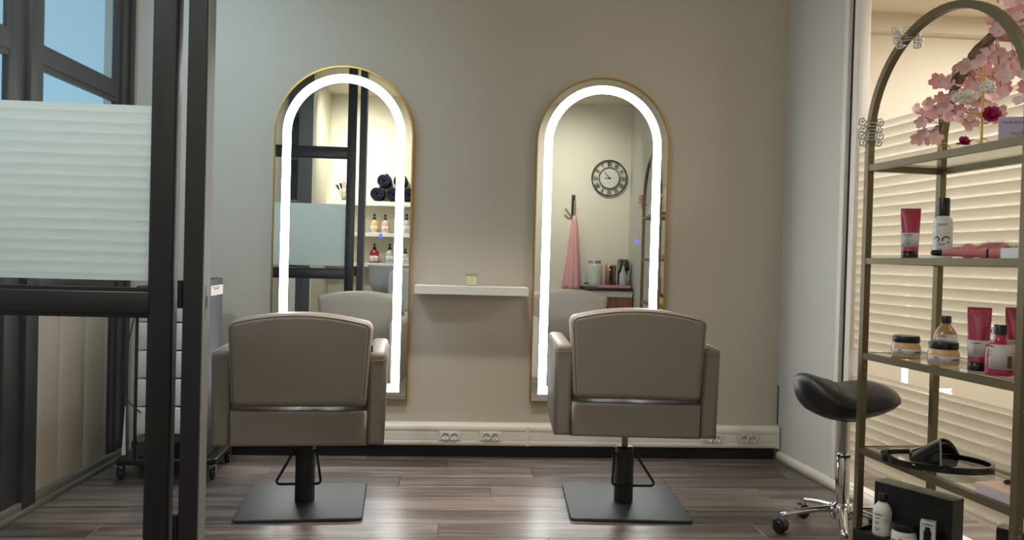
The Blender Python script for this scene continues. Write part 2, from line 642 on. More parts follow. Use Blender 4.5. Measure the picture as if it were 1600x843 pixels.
def rrect(w, h, r, n=4, cx=0, cy=0):
    p = []
    for sx, sy, a0 in ((1, -1, -PI / 2), (1, 1, 0), (-1, 1, PI / 2), (-1, -1, PI)):
        for k in range(n + 1):
            a = a0 + PI / 2 * k / n
            p.append((cx + sx * (w / 2 - r) + r * math.cos(a), cy + sy * (h / 2 - r) + r * math.sin(a)))
    return p
# ================================================================== the room
TL, TR = -0.03, 0.07                      # the side walls open slightly towards the back of the shop
LX0, RX0 = -1.62, 1.785
YB = -5.55                                # rear wall with the clock
CZ = 2.96


def lwx(y):
    return LX0 - math.tan(TL) * y


def rwx(y):
    return RX0 - math.tan(TR) * y


def bx(x0, x1, y0, y1, z0, z1, bev=0.0, seg=2):
    return MB().box(((x0 + x1) / 2, (y0 + y1) / 2, (z0 + z1) / 2), (x1 - x0, y1 - y0, z1 - z0), bev, seg)


def addbx(mb, x0, x1, y0, y1, z0, z1, bev=0.0, seg=2):
    return mb.box(((x0 + x1) / 2, (y0 + y1) / 2, (z0 + z1) / 2), (x1 - x0, y1 - y0, z1 - z0), bev, seg)


# floor: dark joint bed with laid laminate boards
floor = struct('floor', bx(-2.6, 2.4, -6.0, 0.1, -0.05, -0.0125), 'subfloor')
PW, PL = 0.166, 1.26


def plank_mesh(length):
    mb = MB()
    mb.box((0, 0, -0.006), (length - 0.0016, PW - 0.0014, 0.012), 0.0011, 1)
    return mb.mesh('plank', 'floor_wood')


_planks = {}
y = -PW / 2 + 0.10
row = 0
while y > YB - 0.05:
    xl, xr = lwx(y) - 0.05, rwx(y) + 0.05
    if y < -4.35:
        xl = -1.80
    x = xl - [0.0, 0.84, 0.42, 1.05, 0.63, 0.21][row % 6]
    while x < xr - 0.02:
        a, b = max(x, xl), min(x + PL, xr)
        if b - a > 0.04:
            key = round(b - a, 3)
            if key not in _planks:
                _planks[key] = plank_mesh(b - a)
            ob('plank', _planks[key], None, floor, ((a + b) / 2, y, 0))
        x += PL
    y -= PW
    row += 1

wb = struct('wall_back', bx(-1.78, 1.90, 0.0, 0.12, 0.0, CZ), 'wall_taupe')
struct('ceiling', bx(-2.6, 2.4, -5.8, 0.14, CZ, CZ + 0.08), 'ceiling')
struct('wall_rear', bx(-1.9, 2.5, YB - 0.12, YB, 0.0, CZ), 'wall_cream')

# right wall: solid part, header, sill, then the long window
mb = MB()
addbx(mb, 0.0, 0.10, -0.553, 0.0, 0.0, CZ)
addbx(mb, 0.0, 0.10, -2.66, -0.553, 2.78, CZ)
addbx(mb, 0.0, 0.10, -5.6, -2.66, 0.0, CZ)
addbx(mb, 0.0, 0.10, -2.66, -0.553, 0.0, 0.018)
wr = struct('wall_right', mb, 'wall_grey', (RX0, 0, 0), (0, 0, TR))
ob('corner_gap', bx(-0.004, 0.001, -0.012, -0.006, 0.19, 0.40), 'ink', wr, label='dark open crack in the corner')
struct('baseboard_right', MB().prism([(-0.016, 0.0), (0.0, 0.0), (0.0, 0.05), (-0.006, 0.05), (-0.016, 0.038)], -4.42, -0.03, axis='Y'), 'white_trim', (RX0, 0, 0), (0, 0, TR))

win = bpy.data.objects.new('window_1', None)
COL.objects.link(win)
win.location = (RX0, 0, 0)
win.rotation_euler = (0, 0, TR)
win['kind'] = 'structure'
ob('jamb', bx(-0.008, 0.05, -0.590, -0.553, 0.018, 2.78, 0.003), 'white_trim', win)
ob('gasket', bx(0.012, 0.05, -0.618, -0.590, 0.018, 2.78), 'black_skirt', win)
for a, b in ((-2.62, -0.618),):
    mb = MB()
    addbx(mb, 0.004, 0.06, b - 0.042, b, 0.05, 2.75, 0.003)
    ob('sash_stile', mb, 'white_trim', win)
    ob('sash_stile', bx(0.004, 0.06, a, a + 0.042, 0.05, 2.75, 0.003), 'white_trim', win)
    ob('sash_rail', bx(0.004, 0.06, a + 0.042, b - 0.042, 0.035, 0.056, 0.003), 'white_trim', win)
    ob('sash_rail', bx(0.004, 0.06, a + 0.042, b - 0.042, 2.70, 2.75, 0.003), 'white_trim', win)
    ob('pane', bx(0.024, 0.030, a + 0.042, b - 0.042, 0.056, 2.70), 'glass_right', win)
    ob('privacy_film', bx(0.0232, 0.0236, a + 0.042, b - 0.014, 0.145, 0.575), 'film_window', win)
    ob('privacy_film', bx(0.0232, 0.0236, a + 0.042, b - 0.014, 0.675, 1.69), 'film_window', win)
ob('jamb', bx(-0.008, 0.06, -2.66, -2.62, 0.018, 2.78, 0.003), 'white_trim', win)
ob('sill', bx(-0.02, 0.06, -2.66, -0.590, 0.010, 0.035, 0.004), 'white_trim', win)

# the corridor beyond the right-hand window
struct('wall_corridor_back', bx(1.96, 4.6, 0.35, 0.45, -0.02, 2.62), 'corridor')
struct('wall_corridor_right', bx(4.5, 4.6, -5.6, 0.35, -0.02, 2.62), 'corridor')
struct('wall_corridor_rear', bx(2.45, 4.6, -5.7, -5.6, -0.02, 2.62), 'corridor')
struct('ceiling_corridor', MB().prism([(1.93, 0.36), (1.93, -0.5), (2.32, -5.7), (4.6, -5.7), (4.6, 0.36)][::-1], 2.53, 2.61, axis='Z'), 'corridor')
struct('trim_corridor_soffit', bx(1.96, 4.5, 0.27, 0.35, 2.43, 2.53), 'corridor')
struct('floor_corridor', MB().prism([(1.93, 0.36), (1.93, -0.5), (2.38, -5.7), (4.6, -5.7), (4.6, 0.36)][::-1], -0.02, -0.004, axis='Z'), 'floor_wood')
struct('wall_corridor_left', bx(1.90, 1.97, 0.0, 0.45, 0.0, 2.62), 'corridor')

# left wall: facade of dark mullions with sky behind, beige infill below
mb = MB()
addbx(mb, -0.024, 0.0, -0.045, 0.0, 0.0, CZ)
addbx(mb, -0.12, 0.0, -4.42, -2.06, 0.0, CZ)
addbx(mb, -0.12, 0.0, -2.06, -0.045, 2.86, CZ)
wl = struct('wall_left', mb, 'wall_grey', (LX0, 0, 0), (0, 0, TL))
wn = bpy.data.objects.new('window_2', None)
COL.objects.link(wn)
wn.location = (LX0, 0, 0)
wn.rotation_euler = (0, 0, TL)
wn['kind'] = 'structure'


def stepped_jamb(y0, y1, z0, z1, sgn):
    m = MB()
    d = y1 - y0
    for k, x in enumerate((0.012, 0.002, 0.009, 0.000)):
        a = y1 - d * (k + 1) / 4
        addbx(m, -0.024, x, a + 0.0005, a + d / 4, z0, z1, 0.0015, 1)
    return m


ob('frame_jamb', stepped_jamb(-0.222, -0.045, 0.0, 2.86, 1), 'black_steel', wn)
ob('mullion', bx(-0.024, 0.02, -0.985, -0.895, 0.0, 2.86, 0.003), 'black_steel', wn)
ob('frame_jamb', bx(-0.024, 0.002, -1.10, -0.985, 0.0, 2.86, 0.003), 'black_steel', wn)
ob('frame_jamb', bx(-0.024, 0.012, -2.06, -1.92, 0.0, 2.86, 0.003), 'black_steel', wn)
for a, b in ((-0.895, -0.222), (-1.92, -1.10)):
    m = MB()
    addbx(m, -0.024, 0.010, a, b, 1.765, 1.825, 0.002, 1)
    addbx(m, -0.024, 0.002, a, b, 1.745, 1.846, 0.002, 1)
    ob('transom', m, 'black_steel', wn)
    ob('transom', bx(-0.024, 0.010, a, b, 0.86, 0.95, 0.003), 'black_steel', wn)
    ob('head', bx(-0.024, 0.010, a, b, 2.78, 2.86, 0.003), 'black_steel', wn)
    ob('pane', bx(-0.016, -0.010, a, b, 1.846, 2.78), 'glass', wn)
    ob('pane', bx(-0.016, -0.010, a, b, 0.95, 1.745), 'glass', wn)
    w3 = (b - a) / 3
    for k in range(3):
        ob('infill_panel', bx(-0.024, -0.012, a + k * w3 + 0.002, a + (k + 1) * w3 - 0.002, 0.0, 0.86, 0.003), 'beige_panel', wn)
m = MB()
addbx(m, -0.03, 0.016, -1.92, -0.045, 0.0, 0.05, 0.004)
addbx(m, -0.03, 0.030, -1.92, -0.045, 0.0, 0.022, 0.003)
struct('baseboard_left', m, 'grey_skirt', (LX0, 0, 0), (0, 0, TL))

# steel framed glass partition: door leaf, then the jamb post
PY = -2.0
XL = lwx(PY) + 0.005
dr = bpy.data.objects.new('door_1', None)
COL.objects.link(dr)
dr['kind'] = 'structure'
m = MB()
addbx(m, -0.800, -0.742, PY, PY + 0.05, 0.006, CZ - 0.01, 0.003)
ob('stile', m, 'black_steel', dr)
ob('stile', bx(XL, XL + 0.07, PY, PY + 0.05, 0.006, CZ - 0.01, 0.003), 'black_steel', dr)
xa, xb = XL + 0.07, -0.800
for z0, z1 in ((0.006, 0.085), (0.868, 0.928), (1.777, 1.845), (CZ - 0.08, CZ - 0.01)):
    ob('rail', bx(xa, xb, PY, PY + 0.05, z0, z1, 0.003), 'black_steel', dr)
for z0, z1 in ((0.085, 0.868), (0.928, 1.777), (1.845, CZ - 0.08)):
    m = MB()
    for q in (0, 1):
        ya, yb = (PY + 0.008, PY + 0.020) if q == 0 else (PY + 0.028, PY + 0.042)
        addbx(m, xa, xb, ya, yb, z0, z0 + 0.010)
        addbx(m, xa, xb, ya, yb, z1 - 0.010, z1)
        addbx(m, xb - 0.006, xb, ya, yb, z0 + 0.01, z1 - 0.01)
    ob('glazing_bead', m, 'black_steel', dr)
    ob('pane', bx(xa, xb, PY + 0.021, PY + 0.027, z0, z1), 'glass', dr)
ob('privacy_film', bx(xa, xb - 0.003, PY + 0.0195, PY + 0.0202, 0.957, 1.425), 'film_door', dr)
for z in (0.885, 2.45, 0.25):
    ob('hinge', MB().cyl((-0.7275, PY + 0.030, z), 0.0085, 0.075, 14), 'black_metal', dr)
m = MB()
addbx(m, -0.713, -0.664, PY, PY + 0.065, 0.0, CZ, 0.002, 1)
jp = struct('trim_1', m, 'black_steel')
ob('lit_jamb_side', bx(-0.6645, -0.6605, PY + 0.004, PY + 0.064, 0.0, CZ), 'grey_steel', jp)  # grey sheet: light falling on the black post's side, put into its colour
ob('latch_plate', bx(-0.6606, -0.6596, PY + 0.022, PY + 0.045, 0.862, 0.945), 'grey_steel', jp)
ob('latch_hole', bx(-0.6598, -0.6588, PY + 0.028, PY + 0.039, 0.886, 0.918), 'ink', jp)

# black skirting and white cable duct along the back wall
struct('baseboard_back', bx(-1.60, 1.765, -0.016, 0.0, 0.0, 0.064), 'black_skirt')
m = MB()
prof = [(-0.002, 0.066), (-0.046, 0.066), (-0.050, 0.070), (-0.050, 0.092), (-0.048, 0.094), (-0.048, 0.139), (-0.050, 0.141), (-0.050, 0.166), (-0.044, 0.172), (-0.030, 0.178), (-0.018, 0.182), (-0.002, 0.182)]
m.prism([(p[0], p[1]) for p in prof][::-1], -1.58, 1.775, axis='X')
duct = struct('trim_2', m, 'white_trim')
ob('end_cap', bx(1.772, 1.781, -0.053, 0.0, 0.064, 0.184, 0.002, 1), 'white_trim', duct)
ob('joint_cover', bx(0.412, 0.430, -0.0525, -0.03, 0.066, 0.168, 0.002, 1), 'white_trim', duct)
SOCK = (0.015, 0.227, 1.412, 1.606)
ed = [-1.57] + [v for s in SOCK for v in (s - 0.062, s + 0.062)] + [1.77]
for i in range(0, len(ed), 2):
    ob('lid', bx(ed[i] + 0.002, ed[i + 1] - 0.002, -0.0500, -0.046, 0.0955, 0.1375, 0.001, 1), 'white_trim', duct)
sock0 = None
SL = ['white double wall socket in the cable duct below the left end of the floating shelf',
      'white double wall socket in the cable duct below the right end of the floating shelf',
      'white double wall socket half hidden by the right armrest of the right-hand salon chair',
      'white double wall socket in the cable duct nearest the right corner of the room']
for sx, lab in zip(SOCK, SL):
    if sock0 is None:
        sock0 = thing('double_socket', lab, 'socket', (sx, -0.0505, 0.1165), group='double sockets in the cable duct')
        ob('plate', MB().box((0, 0, 0), (0.120, 0.006, 0.046), 0.0015, 1), 'white_gloss', sock0)
        for cx in (-0.0225, 0.0225):
            rot = Matrix.Translation((cx, -0.003, 0)) @ Matrix.Rotation(R(90), 4, 'X')
            so = ob('socket_insert', MB().lathe([(0.0212, 0.0), (0.0212, 0.0062), (0.0196, 0.0070), (0.0186, 0.0064), (0.0176, 0.0008), (0.0005, 0.0008)], n=24, cap=False, mat=rot), 'white_gloss', sock0)
            h = MB()
            for q in (-0.0095, 0.0095):
                h.lathe([(0.0030, 0.0004), (0.0030, 0.0014)], (q, 0.001, 0.0), 10, mat=rot)
            addbx(h, cx - 0.0022, cx + 0.0022, -0.0068, -0.0035, -0.0165, -0.0100)
            ob('pin_holes', h, 'ink', so)
            ob('earth_clip', bx(cx - 0.0062, cx + 0.0062, -0.0060, -0.0032, -0.0172, -0.0095), 'pearl', so)
    else:
        c = clone(sock0)
        c.location = (sx, -0.0505, 0.1165)
        c['label'] = lab


# ================================================================== mirrors
def arch(w, h, ins, n=40):
    """outline of an arched panel standing on z=0 (counter-clockwise seen from the front), inset by ins"""
    r = w / 2 - ins
    zc = h - w / 2
    p = [(-r, ins), (r, ins)]
    for k in range(n + 1):
        a = PI * k / n
        p.append((r * math.cos(a), zc + r * math.sin(a)))
    return p


def band(w, h, i0, i1, y, n=40, dep=0.0012):
    a, b = arch(w, h, i0, n), arch(w, h, i1, n)
    vs = []
    for q in (y, y - dep):
        vs += [(p[0], q, p[1]) for p in a] + [(p[0], q, p[1]) for p in b]
    m = len(a)
    fs = []
    for i in range(m):
        j = (i + 1) % m
        fs += [(2 * m + i, 2 * m + j, 3 * m + j, 3 * m + i), (i, m + i, m + j, j), (i, j, 2 * m + j, 2 * m + i), (m + i, 3 * m + i, 3 * m + j, m + j)]
    return MB().add(vs, fs)


MW, MH = 0.708, 1.718


def mirror(x, lab, bz):
    t = thing('wall_mirror', lab, 'mirror', (x, 0, 0.294), group='arched mirrors with a light strip')
    ob('backing', MB().prism(arch(MW, MH, 0.006)[::-1], -0.026, -0.001, axis='Y'), 'black_plastic', t)
    ob('mirror_glass', MB().prism(arch(MW, MH, 0.008)[::-1], -0.0300, -0.0262, axis='Y'), 'mirror', t)
    m = band(MW, MH, 0.0, 0.0075, -0.002, 48, 0.034)
    ob('frame', m, 'gold', t)
    ob('light_strip', band(MW, MH, 0.043, 0.085, -0.0300, 48), 'led', t)
    rot = Matrix.Translation((bz[0], -0.0302, bz[1])) @ Matrix.Rotation(R(90), 4, 'X')
    ob('touch_button', MB().lathe([(0.011, 0), (0.011, 0.001)], n=20, mat=rot), 'blue_led', t)
    return t


mirror(-0.566, 'arched gold framed mirror with a lit strip, showing the glass door, towels and pump bottles', (0.197, 0.852))
mirror(0.782, 'arched gold framed mirror with a lit strip, showing the wall clock and pink cape', (0.198, 0.859))

# floating shelf and candle
t = thing('floating_shelf', 'white floating shelf on the taupe wall between the two arched mirrors', 'shelf', (0.105, 0, 0.858))
ob('board', MB().box((0, -0.0985, 0.0215), (0.574, 0.195, 0.043), 0.0018, 1), 'white_gloss', t)
t = thing('candle', 'small glass candle standing alone on the white floating shelf', 'candle', (0.104, -0.12, 0.9012))
ob('glass_cup', MB().lathe([(0.024, 0.0), (0.0285, 0.003), (0.0305, 0.064), (0.0290, 0.064), (0.0272, 0.006), (0.001, 0.006)], n=32, cap=False), 'glass_jar', t)
w = ob('wax', MB().lathe([(0.0255, 0.0065), (0.0276, 0.049), (0.020, 0.0475), (0.001, 0.047)], n=28, cap=False), 'wax', t)
ob('wick', MB().tube([(0, 0, 0.047), (0.001, 0, 0.054), (0.002, 0.001, 0.058)], 0.0008, 6), 'ink', w)


# ================================================================== salon chairs
def backrest_outline(wb, wt, z0, zc, zm, r, n=6, ntop=14):
    """bottom width wb, top width wt, bottom z0, top corner height zc, crown height zm"""
    p = []
    for k in range(n + 1):
        a = -PI / 2 + PI / 2 * k / n
        p.append((wb / 2 - r + r * math.cos(a), z0 + r + r * math.sin(a)))
    rt = r * 1.3
    for k in range(n + 1):
        a = PI / 2 * 0.86 * k / n
        p.append((wt / 2 - rt + rt * math.cos(a), zc - rt + rt * math.sin(a)))
    x1 = p[-1][0]
    z1 = p[-1][1]
    for k in range(1, ntop):
        x = x1 - 2 * x1 * k / ntop
        p.append((x, z1 + (zm - z1) * (1 - (x / x1) ** 2)))
    for k in range(n + 1):
        a = PI / 2 * 1.14 + PI / 2 * 0.86 * k / n
        p.append((-wt / 2 + rt + rt * math.cos(a), zc - rt + rt * math.sin(a)))
    for k in range(n + 1):
        a = PI + PI / 2 * k / n
        p.append((-wb / 2 + r + r * math.cos(a), z0 + r + r * math.sin(a)))
    return p


def salon_chair(loc, yaw, lift, lab, ped):
    t = thing('salon_chair', lab, 'chair', loc, (0, 0, yaw), 'taupe salon chairs')
    ob('base_plate', MB().prism(rrect(0.495, 0.495, 0.02), 0.002, 0.013, 0.003, 2, axis='Z'), 'base_metal', t)
    ob('column', MB().lathe([(0.0405, 0.013), (0.0405, 0.243), (0.037, 0.250), (0.016, 0.250)], n=40), 'black_metal', t)
    ob('piston', MB().cyl((0, 0, 0.2502), 0.0135, 0.052 + lift, 20), 'brass', t)
    # foot pedal: wire loop hinged on a pin through the column
    pd = ob('foot_pedal', MB().tube(ped, 0.0058, 8), 'black_metal', t)
    ob('pivot_pin', MB().tube([(-0.058, -0.012, 0.222), (0.058, -0.012, 0.222)], 0.005, 8), 'black_metal', pd)
    z0 = 0.302 + lift
    ob('seat_plate', MB().box((0, 0, z0 - 0.004), (0.30, 0.30, 0.010), 0.002, 1), 'black_metal', t)
    sb = ob('seat_base', MB().prism([(-0.256, z0), (0.256, z0), (0.256, z0 + 0.136), (-0.256, z0 + 0.136)], -0.278, 0.275, 0.012, 3), 'leather', t)
    sc = MB()
    sc.prism(rrect(0.500, 0.40, 0.03, 4, 0, 0.095), z0 + 0.130, z0 + 0.176, 0.018, 4, axis='Z')
    ob('seat_cushion', sc, 'leather', t)
    for s in (-1, 1):
        pts = [(0.0, 0.0), (0.068, 0.0), (0.074, 0.352), (0.062, 0.366), (0.012, 0.366), (0.001, 0.355)]
        pr = []
        # rounded outline of the armrest section seen from behind
        base = [(0.256, z0), (0.324, z0), (0.331, z0 + 0.340), (0.329, z0 + 0.352), (0.321, z0 + 0.360), (0.309, z0 + 0.364), (0.276, z0 + 0.364), (0.264, z0 + 0.360), (0.257, z0 + 0.350)]
        pr = [(s * a, b) for a, b in base]
        if s < 0:
            pr = pr[::-1]
        ar = ob('armrest', MB().prism(pr, -0.268, 0.285, 0.016, 4), 'leather', t)
        sm = MB().tube([(s * 0.259, -0.2662, z0 + 0.333), (s * 0.300, -0.2692, z0 + 0.331), (s * 0.322, -0.2668, z0 + 0.333), (s * 0.3315, -0.252, z0 + 0.334), (s * 0.3318, 0.268, z0 + 0.334)], 0.0016, 6)
        ob('seam', sm, 'piping', ar)
        ob('seam', MB().tube([(s * 0.322, -0.262, z0 + 0.3605), (s * 0.322, 0.272, z0 + 0.3605)], 0.0016, 6), 'leather', ar)
    o1 = backrest_outline(0.508, 0.540, z0 + 0.152, z0 + 0.482, z0 + 0.512, 0.024)
    bm_ = MB().prism(o1, -0.290, -0.150, 0.022, 5, r_back=0.032)
    zb0 = z0 + 0.152
    for v in bm_.bm.verts:
        if v.co.y > -0.25:
            q = min(1.0, max(0.0, (v.co.z - zb0) / 0.30))
            v.co.y -= 0.055 * (1 - q) ** 1.4
    br = ob('backrest', bm_, 'leather', t)
    o2 = backrest_outline(0.508 - 0.022, 0.540 - 0.022, z0 + 0.163, z0 + 0.474, z0 + 0.502, 0.020)
    ob('piping', MB().tube([(p[0], -0.2872, p[1]) for p in o2], 0.0020, 6, closed=True), 'piping', br)
    ob('brand_tag', MB().box((0.268, -0.236, z0 + 0.375), (0.008, 0.016, 0.026), 0.001, 1), 'ink', t, label='small black side tag')
    return t


def pedal(xl, xr, z0):
    """bent wire: from the left pivot down to the rounded bottom bar and up to the right pivot, leaning to the rear"""
    p = [(-0.046, -0.012, 0.222)]
    cz = z0
    for k in range(5):
        a = PI + PI / 2 * k / 4
        p.append((xl + 0.014 + 0.014 * math.cos(a), -0.052, cz + 0.014 + 0.014 * math.sin(a)))
    for k in range(5):
        a = -PI / 2 + PI / 2 * k / 4
        p.append((xr - 0.014 + 0.014 * math.cos(a), -0.052, cz + 0.014 + 0.014 * math.sin(a)))
    p.append((0.046, -0.012, 0.222))
    return p


salon_chair((-0.587, -0.815, 0), R(4.0), 0.0, 'taupe leatherette salon chair on a black plate, nearer the glass door', pedal(-0.108, 0.068, 0.096))
salon_chair((0.766, -0.810, 0), R(-4.0), 0.045, 'taupe leatherette salon chair raised on its piston, nearer the black saddle stool', pedal(-0.056, 0.120, 0.096))

# ================================================================== saddle stool
ST = (1.523, -1.20, 0)
t = thing('saddle_stool', 'black saddle stool on a chrome five-arm base beside the arched shelf', 'stool', ST)
NU, NV = 44, 30


def saddle(u, a):
    """point of the saddle: u runs from the high left end to the low right end, a goes round the section"""
    x = -0.172 + 0.386 * u
    end = max(0.0, 1 - abs(2 * u - 1) ** 3.2) ** 0.5
    wid = 0.165 * end + 0.001
    top = 0.604 + 0.046 * max(0, 1 - u / 0.42) ** 1.5 - 0.010 * math.exp(-((u - 0.48) / 0.14) ** 2) - 0.036 * max(0, (u - 0.72) / 0.28) ** 2.0
    bot = 0.462 + 0.066 * max(0, 1 - u / 0.30) ** 1.6 + 0.058 * max(0, (u - 0.45) / 0.55) ** 1.4
    mid, hh = (top + bot) / 2, (top - bot) / 2
    hh *= max(0.0, 1 - abs(2 * u - 1) ** (16 if u > 0.5 else 9)) ** 0.5
    ca, sa = math.cos(a), math.sin(a)
    yy = wid * math.copysign(abs(ca) ** 0.72, ca)
    zz = (hh + 0.0005) * math.copysign(abs(sa) ** 0.78, sa)
    if sa < 0:
        yy *= 0.88
    zz -= 0.020 * (yy / 0.17) ** 2 * (1 if sa > 0 else 0.3)
    return Vector((x, yy, mid + zz))


vs, fs = [], []
for i in range(NU + 1):
    u = 0.5 - 0.5 * math.cos(PI * i / NU)
    for k in range(NV):
        vs.append(saddle(u, 2 * PI * k / NV))
for i in range(NU):
    for k in range(NV):
        a, b = i * NV + k, i * NV + (k + 1) % NV
        fs.append((a, b, b + NV, a + NV))
fs.append(tuple(range(NV)))
fs.append(tuple(reversed(range(NU * NV, (NU + 1) * NV))))
st = ob('seat', MB().add(vs, fs, True), 'stool_vinyl', t)
seam = []
for k in range(60):
    a = 2 * PI * k / 60
    seam.append(saddle(0.225 + 0.085 * math.sin(a), a) + Vector((0, 0.0006 * math.cos(a), 0.0006 * math.sin(a))))
ob('seam', MB().tube(seam, 0.0013, 5, closed=True), 'ink', st)
ob('seat_bracket', MB().cyl((0.02, 0, 0.455), 0.055, 0.022, 20), 'black_metal', t)
ob('rod', MB().cyl((0.02, 0, 0.30), 0.0155, 0.158, 24), 'steel', t)
ob('sleeve', MB().lathe([(0.0255, 0.115), (0.0255, 0.312), (0.0235, 0.316), (0.0235, 0.322), (0.016, 0.323)], (0.02, 0, 0), 32), 'chrome', t)
ob('collar', MB().lathe([(0.0262, 0.308), (0.0262, 0.318), (0.016, 0.3195)], (0.02, 0, 0), 32), 'black_plastic', t)
ob('hub', MB().lathe([(0.022, 0.062), (0.040, 0.070), (0.043, 0.10), (0.036, 0.118), (0.026, 0.130)], (0.02, 0, 0), 32), 'chrome', t)
for k in range(5):
    a = R(174 - 72 * k)
    d = Vector((math.cos(a), math.sin(a), 0))
    sd = Vector((-d.y, d.x, 0))
    vs, fs = [], []
    n = 9
    for i in range(n + 1):
        q = i / n
        r = 0.030 + 0.205 * q
        zc = 0.106 - 0.012 * q - 0.022 * q * q
        hw = 0.021 - 0.008 * q
        hh = 0.015 - 0.006 * q
        for j in range(8):
            b = 2 * PI * j / 8
            p = Vector((0.02, 0, zc)) + d * r + sd * (hw * math.cos(b)) + Vector((0, 0, hh * math.sin(b)))
            vs.append(p)
    for i in range(n):
        for j in range(8):
            fs.append((i * 8 + j, i * 8 + (j + 1) % 8, (i + 1) * 8 + (j + 1) % 8, (i + 1) * 8 + j))
    fs.append(tuple(range(8)))
    fs.append(tuple(reversed(range(n * 8, n * 8 + 8))))
    ob('base_arm', MB().add(vs, fs, True), 'chrome', t)
    tip = Vector((0.02, 0, 0)) + d * 0.226
    c = ob('caster', MB().cyl((tip.x, tip.y, 0.050), 0.007, 0.022, 12), 'chrome', t)
    sw = R(130 + 61 * k)
    wd = Vector((math.cos(sw), math.sin(sw), 0))
    wc = tip + wd * 0.010 + Vector((0, 0, 0.0262))
    ax = Vector((-wd.y, wd.x, 0))
    rot = Matrix.Translation(wc) @ Vector((0, 0, 1)).rotation_difference(ax).to_matrix().to_4x4()
    m = MB()
    for z in (-0.021, 0.005):
        m.lathe([(0.020, z), (0.0255, z + 0.003), (0.0255, z + 0.013), (0.020, z + 0.016)], n=22, mat=rot)
    m.lathe([(0.008, -0.008), (0.008, 0.008)], n=10, mat=rot)
    ob('wheel', m, 'black_plastic', c)
    m = MB()
    arc = [wc + Vector((wd.x * 0.0285 * math.cos(b), wd.y * 0.0285 * math.cos(b), 0.0285 * math.sin(b))) for b in [R(v) for v in range(20, 171, 15)]]
    for i in range(len(arc) - 1):
        p, q = arc[i], arc[i + 1]
        w = ax * 0.019
        nrm = Vector((0, 0, 0.002))
        m.hexa([p - w, p + w, q + w, q - w, p - w + nrm, p + w + nrm, q + w + nrm, q - w + nrm])
    ob('hood', m, 'black_plastic', c)

# ================================================================== drawer trolley in the back left corner
t = thing('drawer_trolley', 'black salon trolley with white drawers in the corner behind the glass door', 'trolley', (-1.27, -0.33, 0), (0, 0, R(3)))
ob('base', MB().prism(rrect(0.44, 0.36, 0.03), 0.072, 0.100, 0.006, 2, axis='Z'), 'black_plastic', t)
ob('rear_panel', bx(0.085, 0.172, -0.170, 0.090, 0.1002, 0.915, 0.006), 'trolley_dark', t)
ob('top_tray', MB().box((-0.03, 0, 0.866), (0.228, 0.34, 0.022), 0.004, 2), 'black_plastic', t)
for y in (-0.164, 0.164):
    ob('front_post', bx(-0.144, -0.132, y - 0.006, y + 0.006, 0.1002, 0.855), 'black_plastic', t)
for k in range(5):
    z = 0.212 + 0.127 * k
    d = MB()
    addbx(d, -0.130, 0.084, -0.172, 0.150, z, z + 0.120, 0.004, 2)
    dd = ob('drawer', d, 'drawer_white', t)
    ob('knob', MB().tube([(-0.130, -0.150, z + 0.092), (-0.143, -0.150, z + 0.092)], 0.0065, 10), 'drawer_white', dd)
m = MB()
m.hexa([(-0.125, -0.165, 0.1002), (0.06, -0.165, 0.1002), (0.06, 0.15, 0.1002), (-0.125, 0.15, 0.1002), (-0.130, -0.172, 0.205), (0.084, -0.172, 0.205), (0.084, 0.15, 0.205), (-0.130, 0.15, 0.205)])
ob('lower_bin', m, 'grey_glass', t)
lb = ob('label_plate', bx(0.1722, 0.1740, -0.150, 0.082, 0.838, 0.884), 'paper', t, label='white plate')
m = MB().tube([(0.175, -0.110, 0.880), (0.175, -0.075, 0.864), (0.175, -0.055, 0.874), (0.175, -0.030, 0.864), (0.175, -0.005, 0.878)], 0.0012, 5)
ob('emblem', m, 'ink', lb)
for cx in (-0.20, 0.20):
    for cy in (-0.15, 0.15):
        m = MB()
        m.cyl((cx, cy, 0.052), 0.010, 0.022, 12)
        for q in (-1, 1):
            m.box((cx + q * 0.013, cy, 0.042), (0.003, 0.030, 0.046), 0.001, 1)
        m.box((cx, cy, 0.066), (0.030, 0.034, 0.004))
        c = ob('caster', m, 'steel', t)
        rot = Matrix.Translation((cx, cy, 0.0275)) @ Matrix.Rotation(R(90), 4, 'Y')
        ob('wheel', MB().lathe([(0.020, -0.009), (0.0265, -0.006), (0.0265, 0.006), (0.020, 0.009)], n=22, mat=rot), 'black_plastic', c)
cb = [(-0.150, -0.12, 0.80), (-0.180, -0.15, 0.62), (-0.200, -0.16, 0.50), (-0.195, -0.165, 0.42), (-0.178, -0.172, 0.375), (-0.140, -0.178, 0.335), (-0.110, -0.178, 0.31)]
ob('cord', MB().tube(cb, 0.003, 6), 'ink', t)
ob('handle', MB().tube([(-0.172, -0.19, 0.34), (-0.174, -0.19, 0.25), (-0.176, -0.19, 0.125)], 0.004, 8, rad=[0.002, 0.005, 0.010]), 'drawer_white', t, label='slim white handle hanging beside the drawers')
# ================================================================== arched glass shelf
AX, AY = 1.474, -1.45
E1 = Vector((0.0781, -0.99695))
E2 = Vector((0.99695, 0.0781))
TH = math.atan2(0.0781, 0.99695)
SLEN, SDEP = 0.717, 0.285
ZS = (1.40, 1.07, 0.733, 0.396, 0.062)


def sw(u, v, z):
    p = Vector((AX, AY)) + E1 * u + E2 * v
    return (p.x, p.y, z)


